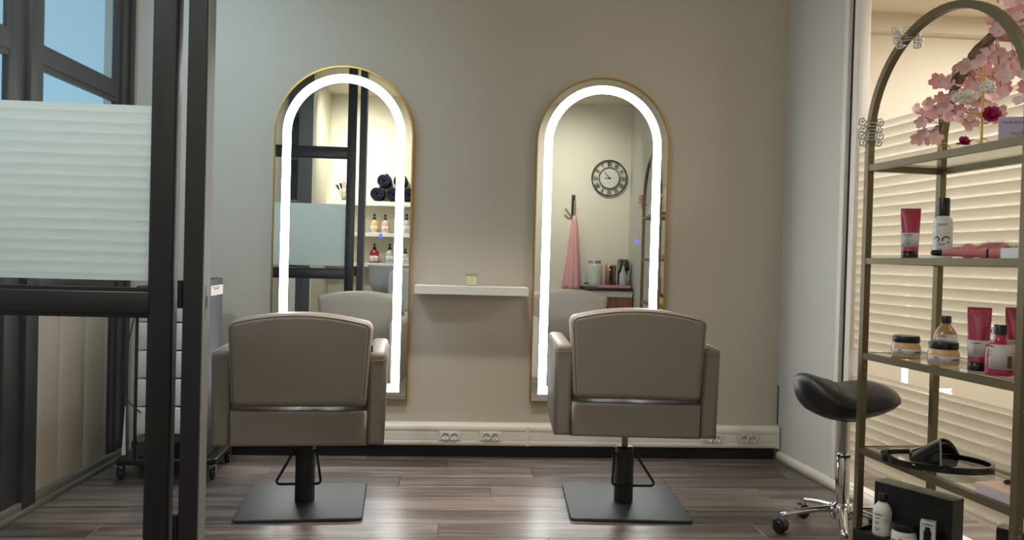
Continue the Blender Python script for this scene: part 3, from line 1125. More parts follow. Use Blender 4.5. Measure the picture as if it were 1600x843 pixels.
t = thing('display_shelf', 'antique gold arched shelf unit with glass shelves along the right window', 'shelf', (AX, AY, 0), (0, 0, TH))
HB = 0.0115
for v in (0.0, SDEP):
    pts = [(v, 0, 0.0), (v, 0, 0.75), (v, 0, 1.495)]
    r = SLEN / 2
    for k in range(1, 32):
        a = PI - PI * k / 32
        pts.append((v, -r - r * math.cos(a), 1.495 + r * math.sin(a)))
    pts += [(v, -SLEN, 1.495), (v, -SLEN, 0.75), (v, -SLEN, 0.0)]
    fr = ob('arch_frame', MB().square_tube(pts, HB, (1, 0, 0)), 'bronze', t)
    sc = MB()
    for u in (0.0, SLEN):
        for z in (1.44, 1.465, 0.715 - 0.02, 0.690 - 0.02, 0.36, 0.335):
            rot = Matrix.Translation((v + (-HB if v == 0 else HB), -u, z)) @ Matrix.Rotation(R(90), 4, 'Y')
            sc.lathe([(0.0035, -0.001), (0.0035, 0.0015), (0.002, 0.002)], n=8, mat=rot)
            rot = Matrix.Translation((v, -u - HB, z)) @ Matrix.Rotation(R(90), 4, 'X')
            sc.lathe([(0.0035, -0.001), (0.0035, 0.0015), (0.002, 0.002)], n=8, mat=rot)
    ob('bolts', sc, 'brass', fr)['kind'] = 'stuff'
for z in ZS:
    m = MB()
    for v in (0.0, SDEP):
        addbx(m, v - 0.010, v + 0.010, -SLEN + HB, -HB, z - 0.011, z + 0.011)
    for u in (0.0, SLEN):
        addbx(m, 0.010, SDEP - 0.010, -u - 0.010, -u + 0.010, z - 0.011, z + 0.011)
    sf = ob('shelf_frame', m, 'bronze', t)
    ob('glass_pane', bx(0.010, SDEP - 0.010, -SLEN + 0.010, -0.010, z + 0.004, z + 0.0105), 'glass_shelf', sf)
G = [z + 0.0112 for z in ZS]


# ------------------------------------------------------------------ products
def loft(mb, rings, n=24, c=(0, 0, 0), cap=True):
    vs, fs = [], []
    for rx, ry, z in rings:
        for k in range(n):
            a = 2 * PI * k / n
            vs.append((c[0] + rx * math.cos(a), c[1] + ry * math.sin(a), c[2] + z))
    for i in range(len(rings) - 1):
        for k in range(n):
            a, b = i * n + k, i * n + (k + 1) % n
            fs.append((a, b, b + n, a + n))
    mb.add(vs, fs, True)
    if cap:
        mb.add(vs[:n], [tuple(reversed(range(n)))])
        mb.add(vs[-n:], [tuple(range(n))])
    return mb


BR = "L'OR\u00c9AL"


def small_lines(m, r, z, a, rows, w, dz=0.0042, h=0.0012):
    for k in range(rows):
        ww = w * (1.0 - 0.25 * ((k * 7) % 3) / 2)
        m.patch(r + 0.0003, z - k * dz - h, z - k * dz, a, a + ww / r, 5, 0.0003)


def tube(loc, lab, rot, group='raspberry squeeze tubes', h=0.184, band_=(0.028, 0.060)):
    t = thing('squeeze_tube', lab, 'tube', loc, (0, 0, rot), group)
    ob('cap', MB().lathe([(0.0270, 0.0), (0.0280, 0.002), (0.0270, 0.026), (0.025, 0.027)], n=32), 'black_plastic', t)
    R0 = 0.0275
    rings = []
    for i in range(13):
        q = i / 12
        rings.append((R0 + 0.005 * q, R0 * (1 - q) ** 0.8 + 0.0018, 0.027 + (h - 0.027) * q))
    body = ob('tube_body', loft(MB(), rings, 32), 'pink_dark', t)
    ob('crimp', MB().box((0, 0, h + 0.003), (0.064, 0.003, 0.008), 0.0008, 1), 'pink_dark', body)
    # label follows the taper
    vs, fs = [], []
    n = 14
    z0, z1 = 0.042, 0.092
    for i in range(n + 1):
        a = R(-160) + R(140) * i / n
        for zz in (z0, z1):
            q = (zz - 0.027) / (h - 0.027)
            rx, ry = R0 + 0.005 * q, R0 * (1 - q) ** 0.8 + 0.0018
            for e in (0.0002, 0.0008):
                vs.append(((rx + e) * math.cos(a), (ry + e) * math.sin(a), zz))
    for i in range(n):
        b, d = i * 4, i * 4 + 4
        fs += [(b + 1, d + 1, d + 3, b + 3), (b, b + 2, d + 2, d), (b, d, d + 1, b + 1), (b + 2, b + 3, d + 3, d + 2)]
    ob('paper_label', MB().add(vs, fs, True), 'paper', t)
    m = MB()
    q = (0.083 - 0.027) / (h - 0.027)
    yy = -(R0 * (1 - q) ** 0.8 + 0.0018)
    text_flat(m, BR, 0.0075, (-0.006, yy - 0.0014, 0.084))
    for k in range(4):
        zz = 0.075 - 0.007 * k
        q = (zz - 0.027) / (h - 0.027)
        yk = -(R0 * (1 - q) ** 0.8 + 0.0018) - 0.0009
        addbx(m, -0.014, -0.014 + 0.018 - 0.003 * (k % 2), yk - 0.0003, yk, zz, zz + 0.0013)
    ob('lettering', m, 'ink', t)
    return t


def round_bottle(name, lab, loc, rot, r, h, neck, body_mat, group=None, cap_r=0.0175, cap_h=0.024, label=(0.25, 0.62), span=(-170, -10), barcode=None, tall_cap=False, text_at=-130, label_mat='paper', sx=1.0):
    t = thing(name, lab, 'bottle', loc, (0, 0, rot), group)
    hb = h - cap_h
    prof = [(r * 0.90, 0.0), (r * 0.985, 0.003), (r, 0.008), (r, hb * neck), (r * 0.95, hb * (neck + 0.07)), (r * 0.74, hb * (neck + 0.18)), (r * 0.48, hb * (neck + 0.27) if neck < 0.72 else hb * 0.955), (cap_r * 0.86, hb * 0.97), (cap_r * 0.86, hb + 0.004)]
    ob('body', MB().lathe(prof, n=36), body_mat, t)
    if tall_cap:
        ob('cap', MB().lathe([(cap_r, hb), (cap_r, hb + cap_h * 0.35), (cap_r * 0.62, hb + cap_h * 0.42), (cap_r * 0.62, h)], n=28), 'black_plastic', t)
    else:
        ob('cap', MB().lathe([(cap_r * 1.02, hb), (cap_r, hb + 0.002), (cap_r * 0.98, h - 0.0015), (cap_r * 0.92, h)], n=28), 'black_plastic', t)
    if label:
        z0, z1 = h * label[0], h * label[1]
        ob('paper_label', MB().patch(r, z0, z1, R(span[0]), R(span[1]), 16), label_mat, t)
        m = MB()
        text_round(m, BR, min(0.0085, r * 0.22), r + 0.0008, z1 - 0.006, R(text_at))
        small_lines(m, r + 0.0006, z1 - 0.016, R(text_at - 15), 5, r * 0.55)
        if barcode:
            for k in range(6):
                m.patch(r + 0.0008, z0 + 0.006 + 0.0058 * k, z0 + 0.0098 + 0.0058 * k, R(barcode), R(barcode + 20), 4, 0.0003)
        ob('lettering', m, 'ink', t)
    return t


def cream_jar(loc, lab, rot, mat='cream_jar', group='cream jars with black lids', r=0.0465, h=0.072, text_at=-72, name='cream_jar'):
    t = thing(name, lab, 'jar', loc, (0, 0, rot), group)
    hb = h - 0.022
    ob('body', MB().lathe([(r * 0.93, 0.0), (r * 0.985, 0.003), (r, 0.009), (r, hb * 0.60), (r * 0.985, hb * 0.78), (r * 0.88, hb * 0.95), (r * 0.88, hb + 0.002)], n=40), mat, t)
    ob('lid', MB().lathe([(r * 0.915, hb), (r * 0.925, hb + 0.002), (r * 0.925, h - 0.003), (r * 0.89, h)], n=40), 'black_plastic', t)
    ob('paper_label', MB().patch(r, 0.008, hb * 0.60, R(-185), R(-5), 18), 'paper', t)
    m = MB()
    text_round(m, BR, 0.0080, r + 0.0008, hb * 0.36, R(text_at))
    text_round(m, 'SERIE', 0.0052, r + 0.0008, hb * 0.50, R(text_at - 72))
    small_lines(m, r + 0.0006, hb * 0.40, R(text_at - 85), 2, r * 0.5)
    ob('lettering', m, 'ink', t)
    return t


# top glass shelf: jewellery stand, clips, card
JU, JV = 0.418, 0.10
t = thing('jewellery_stand', 'gold cross-armed jewellery stand on the top glass shelf among pink blossoms', 'stand', sw(JU, JV, G[0]), (0, 0, TH))
ob('base', MB().lathe([(0.030, 0.0), (0.032, 0.002), (0.028, 0.006), (0.004, 0.009)], n=24), 'gold', t)
ob('rod', MB().cyl((0, 0, 0.008), 0.0040, 0.245, 12), 'gold', t)
for z, w in ((0.116, 0.052), (0.232, 0.030)):
    ob('crossbar', MB().tube([(-w, 0, z), (w, 0, z)], 0.0030, 8), 'gold', t)
    m = MB()
    for q in (-1, 1):
        m.sphere((q * w, 0, z), 0.0048, 8)
    ob('finial', m, 'gold', t)


def pearl_cluster(name, lab, loc, n, rx, rz, mat, group, seed, r=0.006):
    rr = random.Random(seed)
    t = thing(name, lab, 'hair clip', loc, (0, 0, R(-25)), group)
    m = MB()
    for k in range(n):
        a = 2 * PI * k * 0.382
        q = math.sqrt((k + 0.5) / n)
        m.sphere((q * rx * math.cos(a), -0.004 - 0.006 * (1 - q) + rr.uniform(-0.002, 0.002), q * rz * math.sin(a)), r * rr.uniform(0.8, 1.15), 8)
    ob('beads', m, mat, t)
    ob('clip_bar', MB().box((0, 0.003, 0), (rx * 1.9, 0.003, 0.008), 0.001, 1), 'gold', t)
    return t


pearl_cluster('hair_clip', 'oval clip of white pearls hanging left of the gold stand', sw(0.350, 0.092, 1.590), 34, 0.036, 0.018, 'pearl', 'hair clips on the jewellery stand', 3)
pearl_cluster('hair_clip', 'round clip of white pearls on the right arm of the gold stand', sw(0.446, 0.092, 1.600), 20, 0.020, 0.018, 'pearl', 'hair clips on the jewellery stand', 4)


def petal_pts(L, Wd, cup, n=4):
    """a cupped petal as a small grid, base at the origin pointing along +X"""
    rows = []
    for i in range(n + 1):
        q = i / n
        w = Wd * math.sin(PI * min(1, 0.10 + 0.80 * q ** 0.9)) ** 0.8
        x = L * q
        z = cup * q * q
        rows.append([(x - (0.10 * L if q > 0.95 and s == 0 else 0), w * s, z + 0.25 * cup * abs(s)) for s in (-1, 0, 1)])
    return rows


def flower_mesh(name, mat, L, Wd, cup, petals=5, layers=1):
    m = MB()
    for ly in range(layers):
        for k in range(petals):
            a = 2 * PI * (k + 0.5 * ly) / petals
            T = Matrix.Rotation(a, 4, 'Z') @ Matrix.Rotation(R(-14 - 24 * ly), 4, 'Y')
            rows = petal_pts(L * (1 - 0.25 * ly), Wd * (1 - 0.2 * ly), cup)
            vs = [T @ Vector(p) for row in rows for p in row]
            n = len(rows)
            fs = []
            for i in range(n - 1):
                for j in range(2):
                    fs.append((i * 3 + j, i * 3 + j + 1, i * 3 + j + 4, i * 3 + j + 3))
            m.add(vs, fs, True)
    m.sphere((0, 0, 0.002), L * 0.10, 6)
    return m.mesh(name, mat)


fm = [flower_mesh('flower', 'petal', 0.033, 0.0132, 0.005), flower_mesh('flower', 'petal', 0.031, 0.0135, 0.010, 4), flower_mesh('flower', 'petal_deep', 0.032, 0.0128, 0.008, 5)]
g = thing('blossom_garland', 'blush pink artificial blossom garland wound round the back arch of the gold shelf', 'flowers', (AX, AY, 0), (0, 0, TH))
FL = [(0.106, 0.273, 1.567), (0.413, 0.25, 1.886), (0.305, 0.298, 1.803), (0.078, 0.239, 1.576), (0.205, 0.305, 1.759), (0.053, 0.257, 1.707), (-0.037, 0.289, 1.735), (0.339, 0.319, 1.88), (0.085, 0.285, 1.609), (0.27, 0.291, 1.669), (0.269, 0.262, 1.656), (0.235, 0.235, 1.733), (0.176, 0.238, 1.638), (0.111, 0.248, 1.65), (-0.156, 0.287, 1.646), (0.382, 0.272, 1.847), (0.058, 0.279, 1.718), (0.107, 0.311, 1.682), (0.156, 0.246, 1.738), (0.338, 0.254, 1.854), (-0.085, 0.291, 1.632), (0.214, 0.237, 1.571), (0.049, 0.235, 1.648), (0.395, 0.265, 1.701), (0.417, 0.244, 1.733), (0.338, 0.265, 1.699), (0.26, 0.254, 1.554), (0.268, 0.285, 1.717), (0.379, 0.285, 1.731), (0.286, 0.252, 1.865), (-0.094, 0.288, 1.602), (0.313, 0.275, 1.839), (-0.045, 0.246, 1.544), (0.092, 0.315, 1.731), (0.291, 0.256, 1.67), (0.324, 0.248, 1.687), (0.399, 0.243, 1.7), (0.188, 0.289, 1.722), (0.109, 0.309, 1.64), (0.079, 0.301, 1.733), (0.38, 0.269, 1.795), (-0.05, 0.257, 1.655), (0.27, 0.236, 1.882), (0.059, 0.29, 1.761), (0.301, 0.283, 1.819), (0.199, 0.265, 1.617), (-0.145, 0.29, 1.545), (0.283, 0.273, 1.807), (0.321, 0.315, 1.891), (0.288, 0.297, 1.736), (0.169, 0.256, 1.551), (0.216, 0.312, 1.649), (0.327, 0.239, 1.611), (0.273, 0.28, 1.547), (0.255, 0.27, 1.61), (-0.077, 0.255, 1.592), (0.221, 0.24, 1.648), (0.185, 0.301, 1.632), (0.314, 0.236, 1.815), (0.254, 0.282, 1.859), (0.244, 0.315, 1.653), (0.38, 0.247, 1.823), (0.001, 0.252, 1.517), (0.303, 0.287, 1.693), (-0.021, 0.278, 1.549), (0.301, 0.29, 1.888), (0.32, 0.304, 1.799), (0.055, 0.25, 1.622), (0.294, 0.261, 1.742), (0.35, 0.261, 1.919), (0.274, 0.239, 1.568), (0.112, 0.311, 1.699), (0.318, 0.302, 1.708), (0.364, 0.296, 1.776), (0.026, 0.236, 1.615), (0.333, 0.307, 1.777), (0.202, 0.298, 1.785), (0.383, 0.275, 1.82), (0.032, 0.298, 1.584), (0.28, 0.273, 1.934), (0.392, 0.254, 1.904), (0.324, 0.244, 1.898), (0.026, 0.255, 1.607), (0.348, 0.238, 1.661), (0.306, 0.264, 1.834), (0.17, 0.299, 1.703), (0.07, 0.294, 1.707), (0.059, 0.307, 1.669), (0.253, 0.295, 1.568), (0.378, 0.258, 1.841), (-0.072, 0.282, 1.535), (0.066, 0.272, 1.608)]
FL += [(0.47, 0.26, 1.86), (0.50, 0.29, 1.80), (0.52, 0.25, 1.84), (0.46, 0.30, 1.73), (0.55, 0.27, 1.79), (0.58, 0.29, 1.74)]
rf = random.Random(11)
for i, (u, v, z) in enumerate(FL):
    o = ob('flower', fm[rf.choice((0, 0, 0, 1, 1, 2, 2))], None, g, (v, -u, z))
    d = Vector((-0.62 + rf.uniform(-0.5, 0.5), -0.75 + rf.uniform(-0.3, 0.3), rf.uniform(-0.55, 0.55)))
    qt = Vector((0, 0, 1)).rotation_difference(d.normalized())
    o.rotation_euler = (qt.to_matrix() @ Matrix.Rotation(rf.uniform(0, 6.28), 3, 'Z')).to_euler()
    s = rf.uniform(0.82, 1.12)
    o.scale = (s, s, s)
arcp = []
for k in range(26):
    a = PI * (0.96 - 0.72 * k / 25)
    r = SLEN / 2 + 0.006 * math.sin(k * 1.3)
    arcp.append((SDEP - 0.016 + 0.010 * math.cos(k * 1.7), -SLEN / 2 - r * math.cos(a), 1.495 + (r + 0.004) * math.sin(a)))
ob('stem', MB().tube(arcp, 0.0028, 6), 'twig', g)
for i, (u, v, z) in enumerate(FL):
    near = min(arcp, key=lambda p: (p[0] - v) ** 2 + (p[1] + u) ** 2 + (p[2] - z) ** 2)
    pv = Vector(near)
    e = Vector((v, -u, z))
    if (e - pv).length > 0.02 and i % 2 == 0:
        ob('twig', MB().tube([pv, (pv + e) / 2 + Vector((0.004, 0, -0.006)), e], 0.0012, 5), 'twig', g)
g2 = thing('blossom_sprig', 'small pink blossom sprig on the near end of the front arch', 'flowers', (AX, AY, 0), (0, 0, TH))
for u, v, z in ((0.727, -0.016, 1.53), (0.731, -0.02, 1.565), (0.72, -0.022, 1.50), (0.735, 0.0, 1.545), (0.73, -0.018, 1.59), (0.728, 0.016, 1.515)):
    o = ob('flower', fm[2 if rf.random() < 0.6 else 1], None, g2, (v, -u, z))
    o.rotation_euler = (R(rf.uniform(40, 100)), 0, R(rf.uniform(-100, 60)))
ob('stem', MB().tube([(-0.014, -0.733, 1.47), (-0.015, -0.736, 1.52), (-0.014, -0.73, 1.60)], 0.002, 6), 'twig', g2)

t = thing('hair_clip', 'magenta fabric flower clip hanging on the right arm of the gold stand', 'hair clip', sw(0.473, 0.085, 1.508), (R(75), 0, R(-30)), 'hair clips on the jewellery stand')
ob('flower', flower_mesh('flower', 'magenta', 0.030, 0.0140, 0.008, 6, 2), None, t)
ob('clip_bar', MB().box((0, 0, -0.004), (0.040, 0.007, 0.003), 0.001, 1), 'gold', t)
t = thing('hair_clip', 'magenta fabric flower clip lying at the foot of the gold stand', 'hair clip', sw(0.398, 0.055, G[0] + 0.026), (R(60), 0, R(-10)), 'hair clips on the jewellery stand')
ob('flower', flower_mesh('flower', 'magenta', 0.021, 0.0100, 0.006, 6, 2), None, t)
ob('clip_bar', MB().box((0, 0, -0.004), (0.040, 0.007, 0.003), 0.001, 1), 'gold', t)


def ring(r, tr=0.0012, n=22, c=(0, 0, 0)):
    return MB().tube([(c[0] + r * math.cos(2 * PI * k / n), c[1], c[2] + r * math.sin(2 * PI * k / n)) for k in range(n)], tr, 6, closed=True)


for (u, v, z, r, lab) in ((0.305, 0.06, G[0] + 0.020, 0.0195, 'gold hoop earring standing left of the jewellery stand foot'), (0.335, 0.045, G[0] + 0.014, 0.0135, 'small gold hoop beside the larger one left of the stand'), (0.450, 0.05, G[0] + 0.015, 0.0145, 'gold hoop standing right of the magenta clip'), (0.490, 0.05, G[0] + 0.013, 0.012, 'small gold hoop nearest the lilac card')):
    o = ob('hoop_earring', ring(r), 'gold', None, sw(u, v, z), (0, 0, R(rf.uniform(-45, 10))))
    tag(o, lab, 'earring', 'gold hoops on the top shelf')
ch = []
for k in range(30):
    q = k / 29
    ch.append((-0.056 + 0.112 * q, 0.004 * math.sin(k), 0.114 - 0.030 * math.sin(PI * ((q * 2) % 1.0)) ** 0.8))
t = ob('necklace', MB().tube(ch, 0.0016, 5), 'gold', None, sw(JU, JV - 0.012, G[0]), (0, 0, TH))
tag(t, 'thin gold chain draped over the lower arm of the jewellery stand', 'necklace')

t = thing('card', 'lilac handwritten card leaning on the top glass shelf', 'card', sw(0.610, 0.045, G[0]), (R(-8), 0, TH - R(28)))
ob('sheet', MB().box((0.012, 0, 0.036), (0.100, 0.0012, 0.070)), 'paper_lilac', t)
m = MB()
for row, (xs, n, zz) in enumerate(((-0.030, 30, 0.055), (-0.006, 16, 0.022))):
    pp = []
    for k in range(n):
        pp.append((xs + 0.0026 * k, -0.0014, zz + 0.0040 * math.sin(k * 2.3) + 0.0022 * math.sin(k * 0.9)))
    m.tube(pp, 0.0006, 4)
ob('handwriting', m, 'ink_blue', t)


def claw_clip(loc, rot, lab):
    """open-work jaw clip: two scalloped jaws of petal-shaped rings, thin teeth crossing the tube between them"""
    t = thing('claw_clip', lab, 'hair clip', loc, rot, 'pearly claw clips on the arch')
    for s in (-1, 1):
        m = MB()
        for k in range(4):
            zc = -0.036 + 0.024 * k
            cx = s * (0.027 + (0.005 if k % 2 else 0.0))
            pts = []
            for q in range(20):
                b = 2 * PI * q / 20
                rr = 0.0120 * (1 + 0.16 * math.cos(5 * b))
                pts.append((cx + rr * math.cos(b), 0.004 * math.sin(2 * b), zc + rr * math.sin(b)))
            m.tube(pts, 0.0026, 6, closed=True)
            m.sphere((cx, 0, zc), 0.0050, 8)
        jw = ob('jaw', m, 'pale_clip', t)
        tm = MB()
        for k in range(3):
            zz = -0.030 + 0.024 * k + (0.012 if s > 0 else 0.0)
            tm.tube([(s * 0.026, -0.004, zz), (s * 0.018, -0.0155, zz), (0.0, -0.0185, zz), (-s * 0.016, -0.0165, zz)], 0.0016, 5)
        ob('teeth', tm, 'pale_clip', jw)
    ob('spring', MB().tube([(0, 0.020, -0.014), (0, 0.020, 0.014)], 0.005, 8), 'steel', t)
    return t


claw_clip(sw(0.004, 0.0, 1.528), (0, 0, TH + R(-8)), 'pearly claw clip gripping the far post of the arch, level with the blossoms')
_a = PI * 0.655
claw_clip(sw(SLEN / 2 + SLEN / 2 * math.cos(_a), 0.0, 1.495 + SLEN / 2 * math.sin(_a)), (R(-32), 0, TH + R(-20)), 'pearly claw clip gripping the curve of the front arch near its top')

# second glass shelf
tube(sw(0.041, 0.140, G[1]), 'raspberry squeeze tube standing alone at the far end of the second shelf', R(-32), h=0.172)
SB = sw(0.183, 0.160, G[1])
t = thing('spray_bottle', 'white spray bottle with tall black cap on the second shelf', 'bottle', SB, (0, 0, 0))
ob('body', MB().lathe([(0.0285, 0.0), (0.0298, 0.002), (0.0300, 0.006), (0.0300, 0.120), (0.0285, 0.131), (0.0235, 0.140), (0.0185, 0.145)], n=36), 'white_bottle', t)
ob('cap', MB().lathe([(0.0186, 0.145), (0.0190, 0.147), (0.0188, 0.203), (0.0175, 0.206)], n=32), 'black_plastic', t)
m = MB()
def arc_print(m, r, z, a0, rad, w, t0, t1, n=14):
    vs = []
    for i in range(n + 1):
        t_ = R(t0 + (t1 - t0) * i / n)
        for q in (rad - w / 2, rad + w / 2):
            vs.append((r * math.cos(R(a0) + q * math.cos(t_) / r), r * math.sin(R(a0) + q * math.cos(t_) / r), z + q * math.sin(t_)))
    m.add(vs, [(2 * i, 2 * i + 1, 2 * i + 3, 2 * i + 2) for i in range(n)])


arc_print(m, 0.0303, 0.066, -160, 0.0085, 0.0038, -60, 175)
arc_print(m, 0.0303, 0.064, -104, 0.0110, 0.0042, 20, 200)
arc_print(m, 0.0303, 0.064, -104, 0.0110, 0.0042, -62, -22)
small_lines(m, 0.0302, 0.052, R(-150), 2, 0.022, 0.004, 0.0016)
text_round(m, '+', 0.034, 0.0302, 0.020, R(-86))
small_lines(m, 0.0302, 0.118, R(-155), 2, 0.030, 0.004, 0.0015)
for k in range(6):
    small_lines(m, 0.0302, 0.036 - 0.0048 * k, R(-158), 1, 0.016 + 0.004 * (k % 2), 0.004, 0.0010)
ob('lettering', m, 'ink', t)


def hair_brush(loc, rot, lab):
    t = thing('hair_brush', lab, 'brush', loc, rot, 'pink round hair brushes')
    T = Matrix.Translation((0, 0, 0.0155)) @ Matrix.Rotation(R(90), 4, 'Y')
    ob('handle', MB().lathe([(0.004, -0.170), (0.0080, -0.166), (0.0095, -0.14), (0.0125, -0.05), (0.0140, -0.02), (0.0150, 0.016)], n=20, mat=T), 'brush_pink', t)
    ob('tail_band', MB().lathe([(0.0086, -0.1655), (0.0102, -0.138), (0.0098, -0.1375)], n=18, mat=T), 'ink', t)
    ob('ring', MB().lathe([(0.0148, -0.016), (0.0152, -0.015), (0.0152, -0.011), (0.0148, -0.010)], n=20, mat=T), 'ink', t)
    ob('barrel', MB().lathe([(0.0150, 0.016), (0.0185, 0.022), (0.0190, 0.030), (0.0185, 0.120), (0.012, 0.126)], n=24, mat=T), 'brush_pink', t)
    m = MB()
    rr = random.Random(4)
    for i in range(24):
        for k in range(14):
            a = 2 * PI * (k + 0.5 * (i % 2)) / 14
            if math.sin(a) < -0.45:
                continue
            x = 0.034 + 0.0036 * i
            d = Vector((0, math.cos(a), math.sin(a)))
            b = Vector((x, 0, 0.0155)) + d * 0.018
            e = b + d * (0.0145 + rr.uniform(-0.002, 0.002)) + Vector((rr.uniform(-0.002, 0.002),) * 3)
            s = Vector((0.0008, 0, 0))
            w = d.cross(s).normalized() * 0.0008
            m.add([b - s, b + w, b + s, e], [(0, 1, 3), (1, 2, 3), (2, 0, 3)])
    br = ob('bristles', m, 'bristle', t)
    br['kind'] = 'stuff'
    return t


hair_brush((1.673, -1.832, G[1] + 0.003), (0, 0, R(-34)), 'pink round brush lying nearest the edge of the second shelf')
hair_brush(sw(0.252, 0.236, G[1] + 0.018), (0, 0, R(-85.5)), 'pink round brush lying behind the front one, bristles higher')
t = thing('hair_roller', 'large dusty pink ball brush end behind the round brushes', 'brush', sw(0.318, 0.150, G[1]))
ob('ball', MB().sphere((0, 0, 0.0255), 0.0255, 18), 'brush_pink', t)
ob('ball', MB().sphere((0.026, -0.036, 0.0190), 0.0190, 16), 'brush_pink', t)
t = thing('small_box', 'white flat box at the near end of the second shelf', 'box', sw(0.652, 0.075, G[1]), (0, 0, TH - R(4)))
ob('carton', MB().box((0, 0, 0.0145), (0.100, 0.110, 0.029), 0.001, 1), 'white_bottle', t)
ob('lid_print', MB().box((0, 0, 0.0296), (0.098, 0.108, 0.0012)), 'pink_tray', t)

# third glass shelf
cream_jar(sw(0.113, 0.087, G[2]), 'peach cream jar with black lid at the far end of the third shelf', R(0))
cream_jar(sw(0.312, 0.078, G[2]), 'peach cream jar with black lid in front of the amber bottle', R(-4))
round_bottle('shampoo_bottle', 'amber shampoo bottle with black cap behind the two cream jars', sw(0.172, 0.190, G[2]), R(0), 0.0365, 0.146, 0.66, 'amber', text_at=-140, label=(0.12, 0.58))
tube(sw(0.454, 0.085, G[2]), 'raspberry squeeze tube standing in front of a clear bottle on the third shelf', R(-34))
tube(sw(0.430, 0.235, G[2]), 'raspberry squeeze tube standing behind the raspberry bottle', R(-30))
round_bottle('clear_bottle', 'clear bottle mostly hidden behind a raspberry tube on the third shelf', sw(0.330, 0.215, G[2]), 0, 0.0360, 0.116, 0.80, 'glass_jar', label=(0.1, 0.62), cap_r=0.014, cap_h=0.010, label_mat='paper')
round_bottle('conditioner_bottle', 'raspberry bottle with black cap and white label at the near end of the third shelf', sw(0.546, 0.080, G[2]), 0, 0.0385, 0.146, 0.58, 'pink_liquid', cap_r=0.0180, cap_h=0.028, label=(0.13, 0.62), barcode=-98, text_at=-172)
round_bottle('oil_bottle', 'golden hair oil bottle with black pump cap beside the raspberry bottle', sw(0.615, 0.108, G[2]), 0, 0.0240, 0.152, 0.72, 'oil', cap_r=0.0150, cap_h=0.050, label=(0.14, 0.56), tall_cap=True, text_at=-120, barcode=-100)

# fourth glass shelf: face shield, flat box, clip
t = thing('oval_tray', 'oval smoky tray with black rim and black vaulted handle on the fourth shelf', 'tray', (1.600, -1.700, G[3]), (0, 0, R(-30)))
rim = [(0.166 * math.cos(2 * PI * k / 48), 0.118 * math.sin(2 * PI * k / 48)) for k in range(48)]
inn = [(p[0] * 0.93, p[1] * 0.90) for p in rim]
vs = [(p[0], p[1], z) for z in (0.001, 0.022) for p in rim] + [(p[0], p[1], z) for z in (0.001, 0.022) for p in inn]
fs = []
for k in range(48):
    j = (k + 1) % 48
    fs += [(k, j, 48 + j, 48 + k), (96 + k, 144 + k, 144 + j, 96 + j), (48 + k, 48 + j, 144 + j, 144 + k), (k, 96 + k, 96 + j, j)]
ob('rim', MB().add(vs, fs), 'black_gloss', t)
ob('plate', MB().prism(inn, 0.010, 0.014, axis='Z'), 'grey_glass', t)
vs, fs = [], []
NX, NY = 12, 14
for i in range(NX + 1):
    q = i / NX
    x = -0.078 + 0.086 * q
    hh = 0.020 + 0.050 * q ** 1.1
    for e in (0.0, 0.003):
        for j in range(NY + 1):
            s = -1 + 2 * j / NY
            yw = (0.110 - 0.006 * q) * s
            xx = x + 0.065 * max(0, s) * q
            zz = 0.0145 + (hh + e) * (1 - abs(s) ** 2.2)
            vs.append((xx, yw, zz))
st = 2 * (NY + 1)
for i in range(NX):
    for j in range(NY):
        a = i * st + j
        fs += [(a, a + 1, a + 1 + st, a + st), (a + NY + 1, a + NY + 1 + st, a + NY + 2 + st, a + NY + 2)]
for i in (0, NX):
    for j in range(NY):
        a = i * st + j
        fs.append((a, a + NY + 1, a + NY + 2, a + 1))
for i in range(NX):
    for j in (0, NY):
        a = i * st + j
        fs.append((a, a + st, a + st + NY + 1, a + NY + 1))
vt = ob('vault', MB().add(vs, fs, True), 'black_gloss', t)
eg = [Vector(vs[NX * st + j]) + Vector((0, 0, 0.0015)) for j in range(NY + 1)]
ob('edge_bead', MB().tube(eg, 0.0028, 6), 'grey_steel', vt)
t = thing('flat_box', 'flat blush and lilac box at the near end of the fourth shelf', 'box', sw(0.628, 0.083, G[3]), (0, 0, TH + R(3)))
ob('carton', MB().box((0, 0, 0.0135), (0.150, 0.150, 0.027), 0.001, 1), 'lilac_side', t)
ob('lid', MB().box((0, 0, 0.0290), (0.150, 0.150, 0.004), 0.0008, 1), 'blush_card', t)
o = ob('hair_slide', MB().tube([(-0.050, 0.010, 0.008), (-0.042, 0.008, 0.009), (-0.015, -0.004, 0.008), (0.030, -0.024, 0.0065), (0.060, -0.038, 0.006)], 0.004, 8, rad=[0.004, 0.0075, 0.005, 0.0055, 0.004]), 'black_gloss', None, sw(0.612, 0.110, G[3] + 0.031), (0, 0, R(0)))
tag(o, 'black hair slide lying on top of the flat blush box', 'hair slide')


# display boxes on the bottom shelf
def display_box(loc, rz, lab, w=0.272, dep=0.118, hz=0.228, thick=0.070, base=0.062):
    """local x along the back panel, local -y towards the customer"""
    t = thing('display_box', lab, 'box', loc, (0, 0, rz), 'black display boxes on the bottom shelf')
    ob('back_panel', bx(0, w, 0, thick, 0, hz - 0.002, 0.0015, 1), 'black_card', t)
    ob('top_face', bx(0.001, w - 0.001, 0.001, thick - 0.001, hz - 0.002, hz), 'black_top', t)
    m = MB()
    addbx(m, 0, w, -dep, -0.0003, 0, base)
    ob('plinth', m, 'black_card', t)
    m = MB()
    addbx(m, 0, w, -dep, -dep + 0.006, base, base + 0.014)
    addbx(m, 0, 0.006, -dep + 0.006, -0.001, base, base + 0.014)
    addbx(m, w - 0.006, w, -dep + 0.006, -0.001, base, base + 0.014)
    ob('lip', m, 'black_card', t)
    return t


BXA = math.atan2(-0.88, 0.476)
B0 = (1.504, -1.502, G[4])
display_box(B0, BXA, 'black open display box on the bottom shelf holding the white bottle, jar and carton')


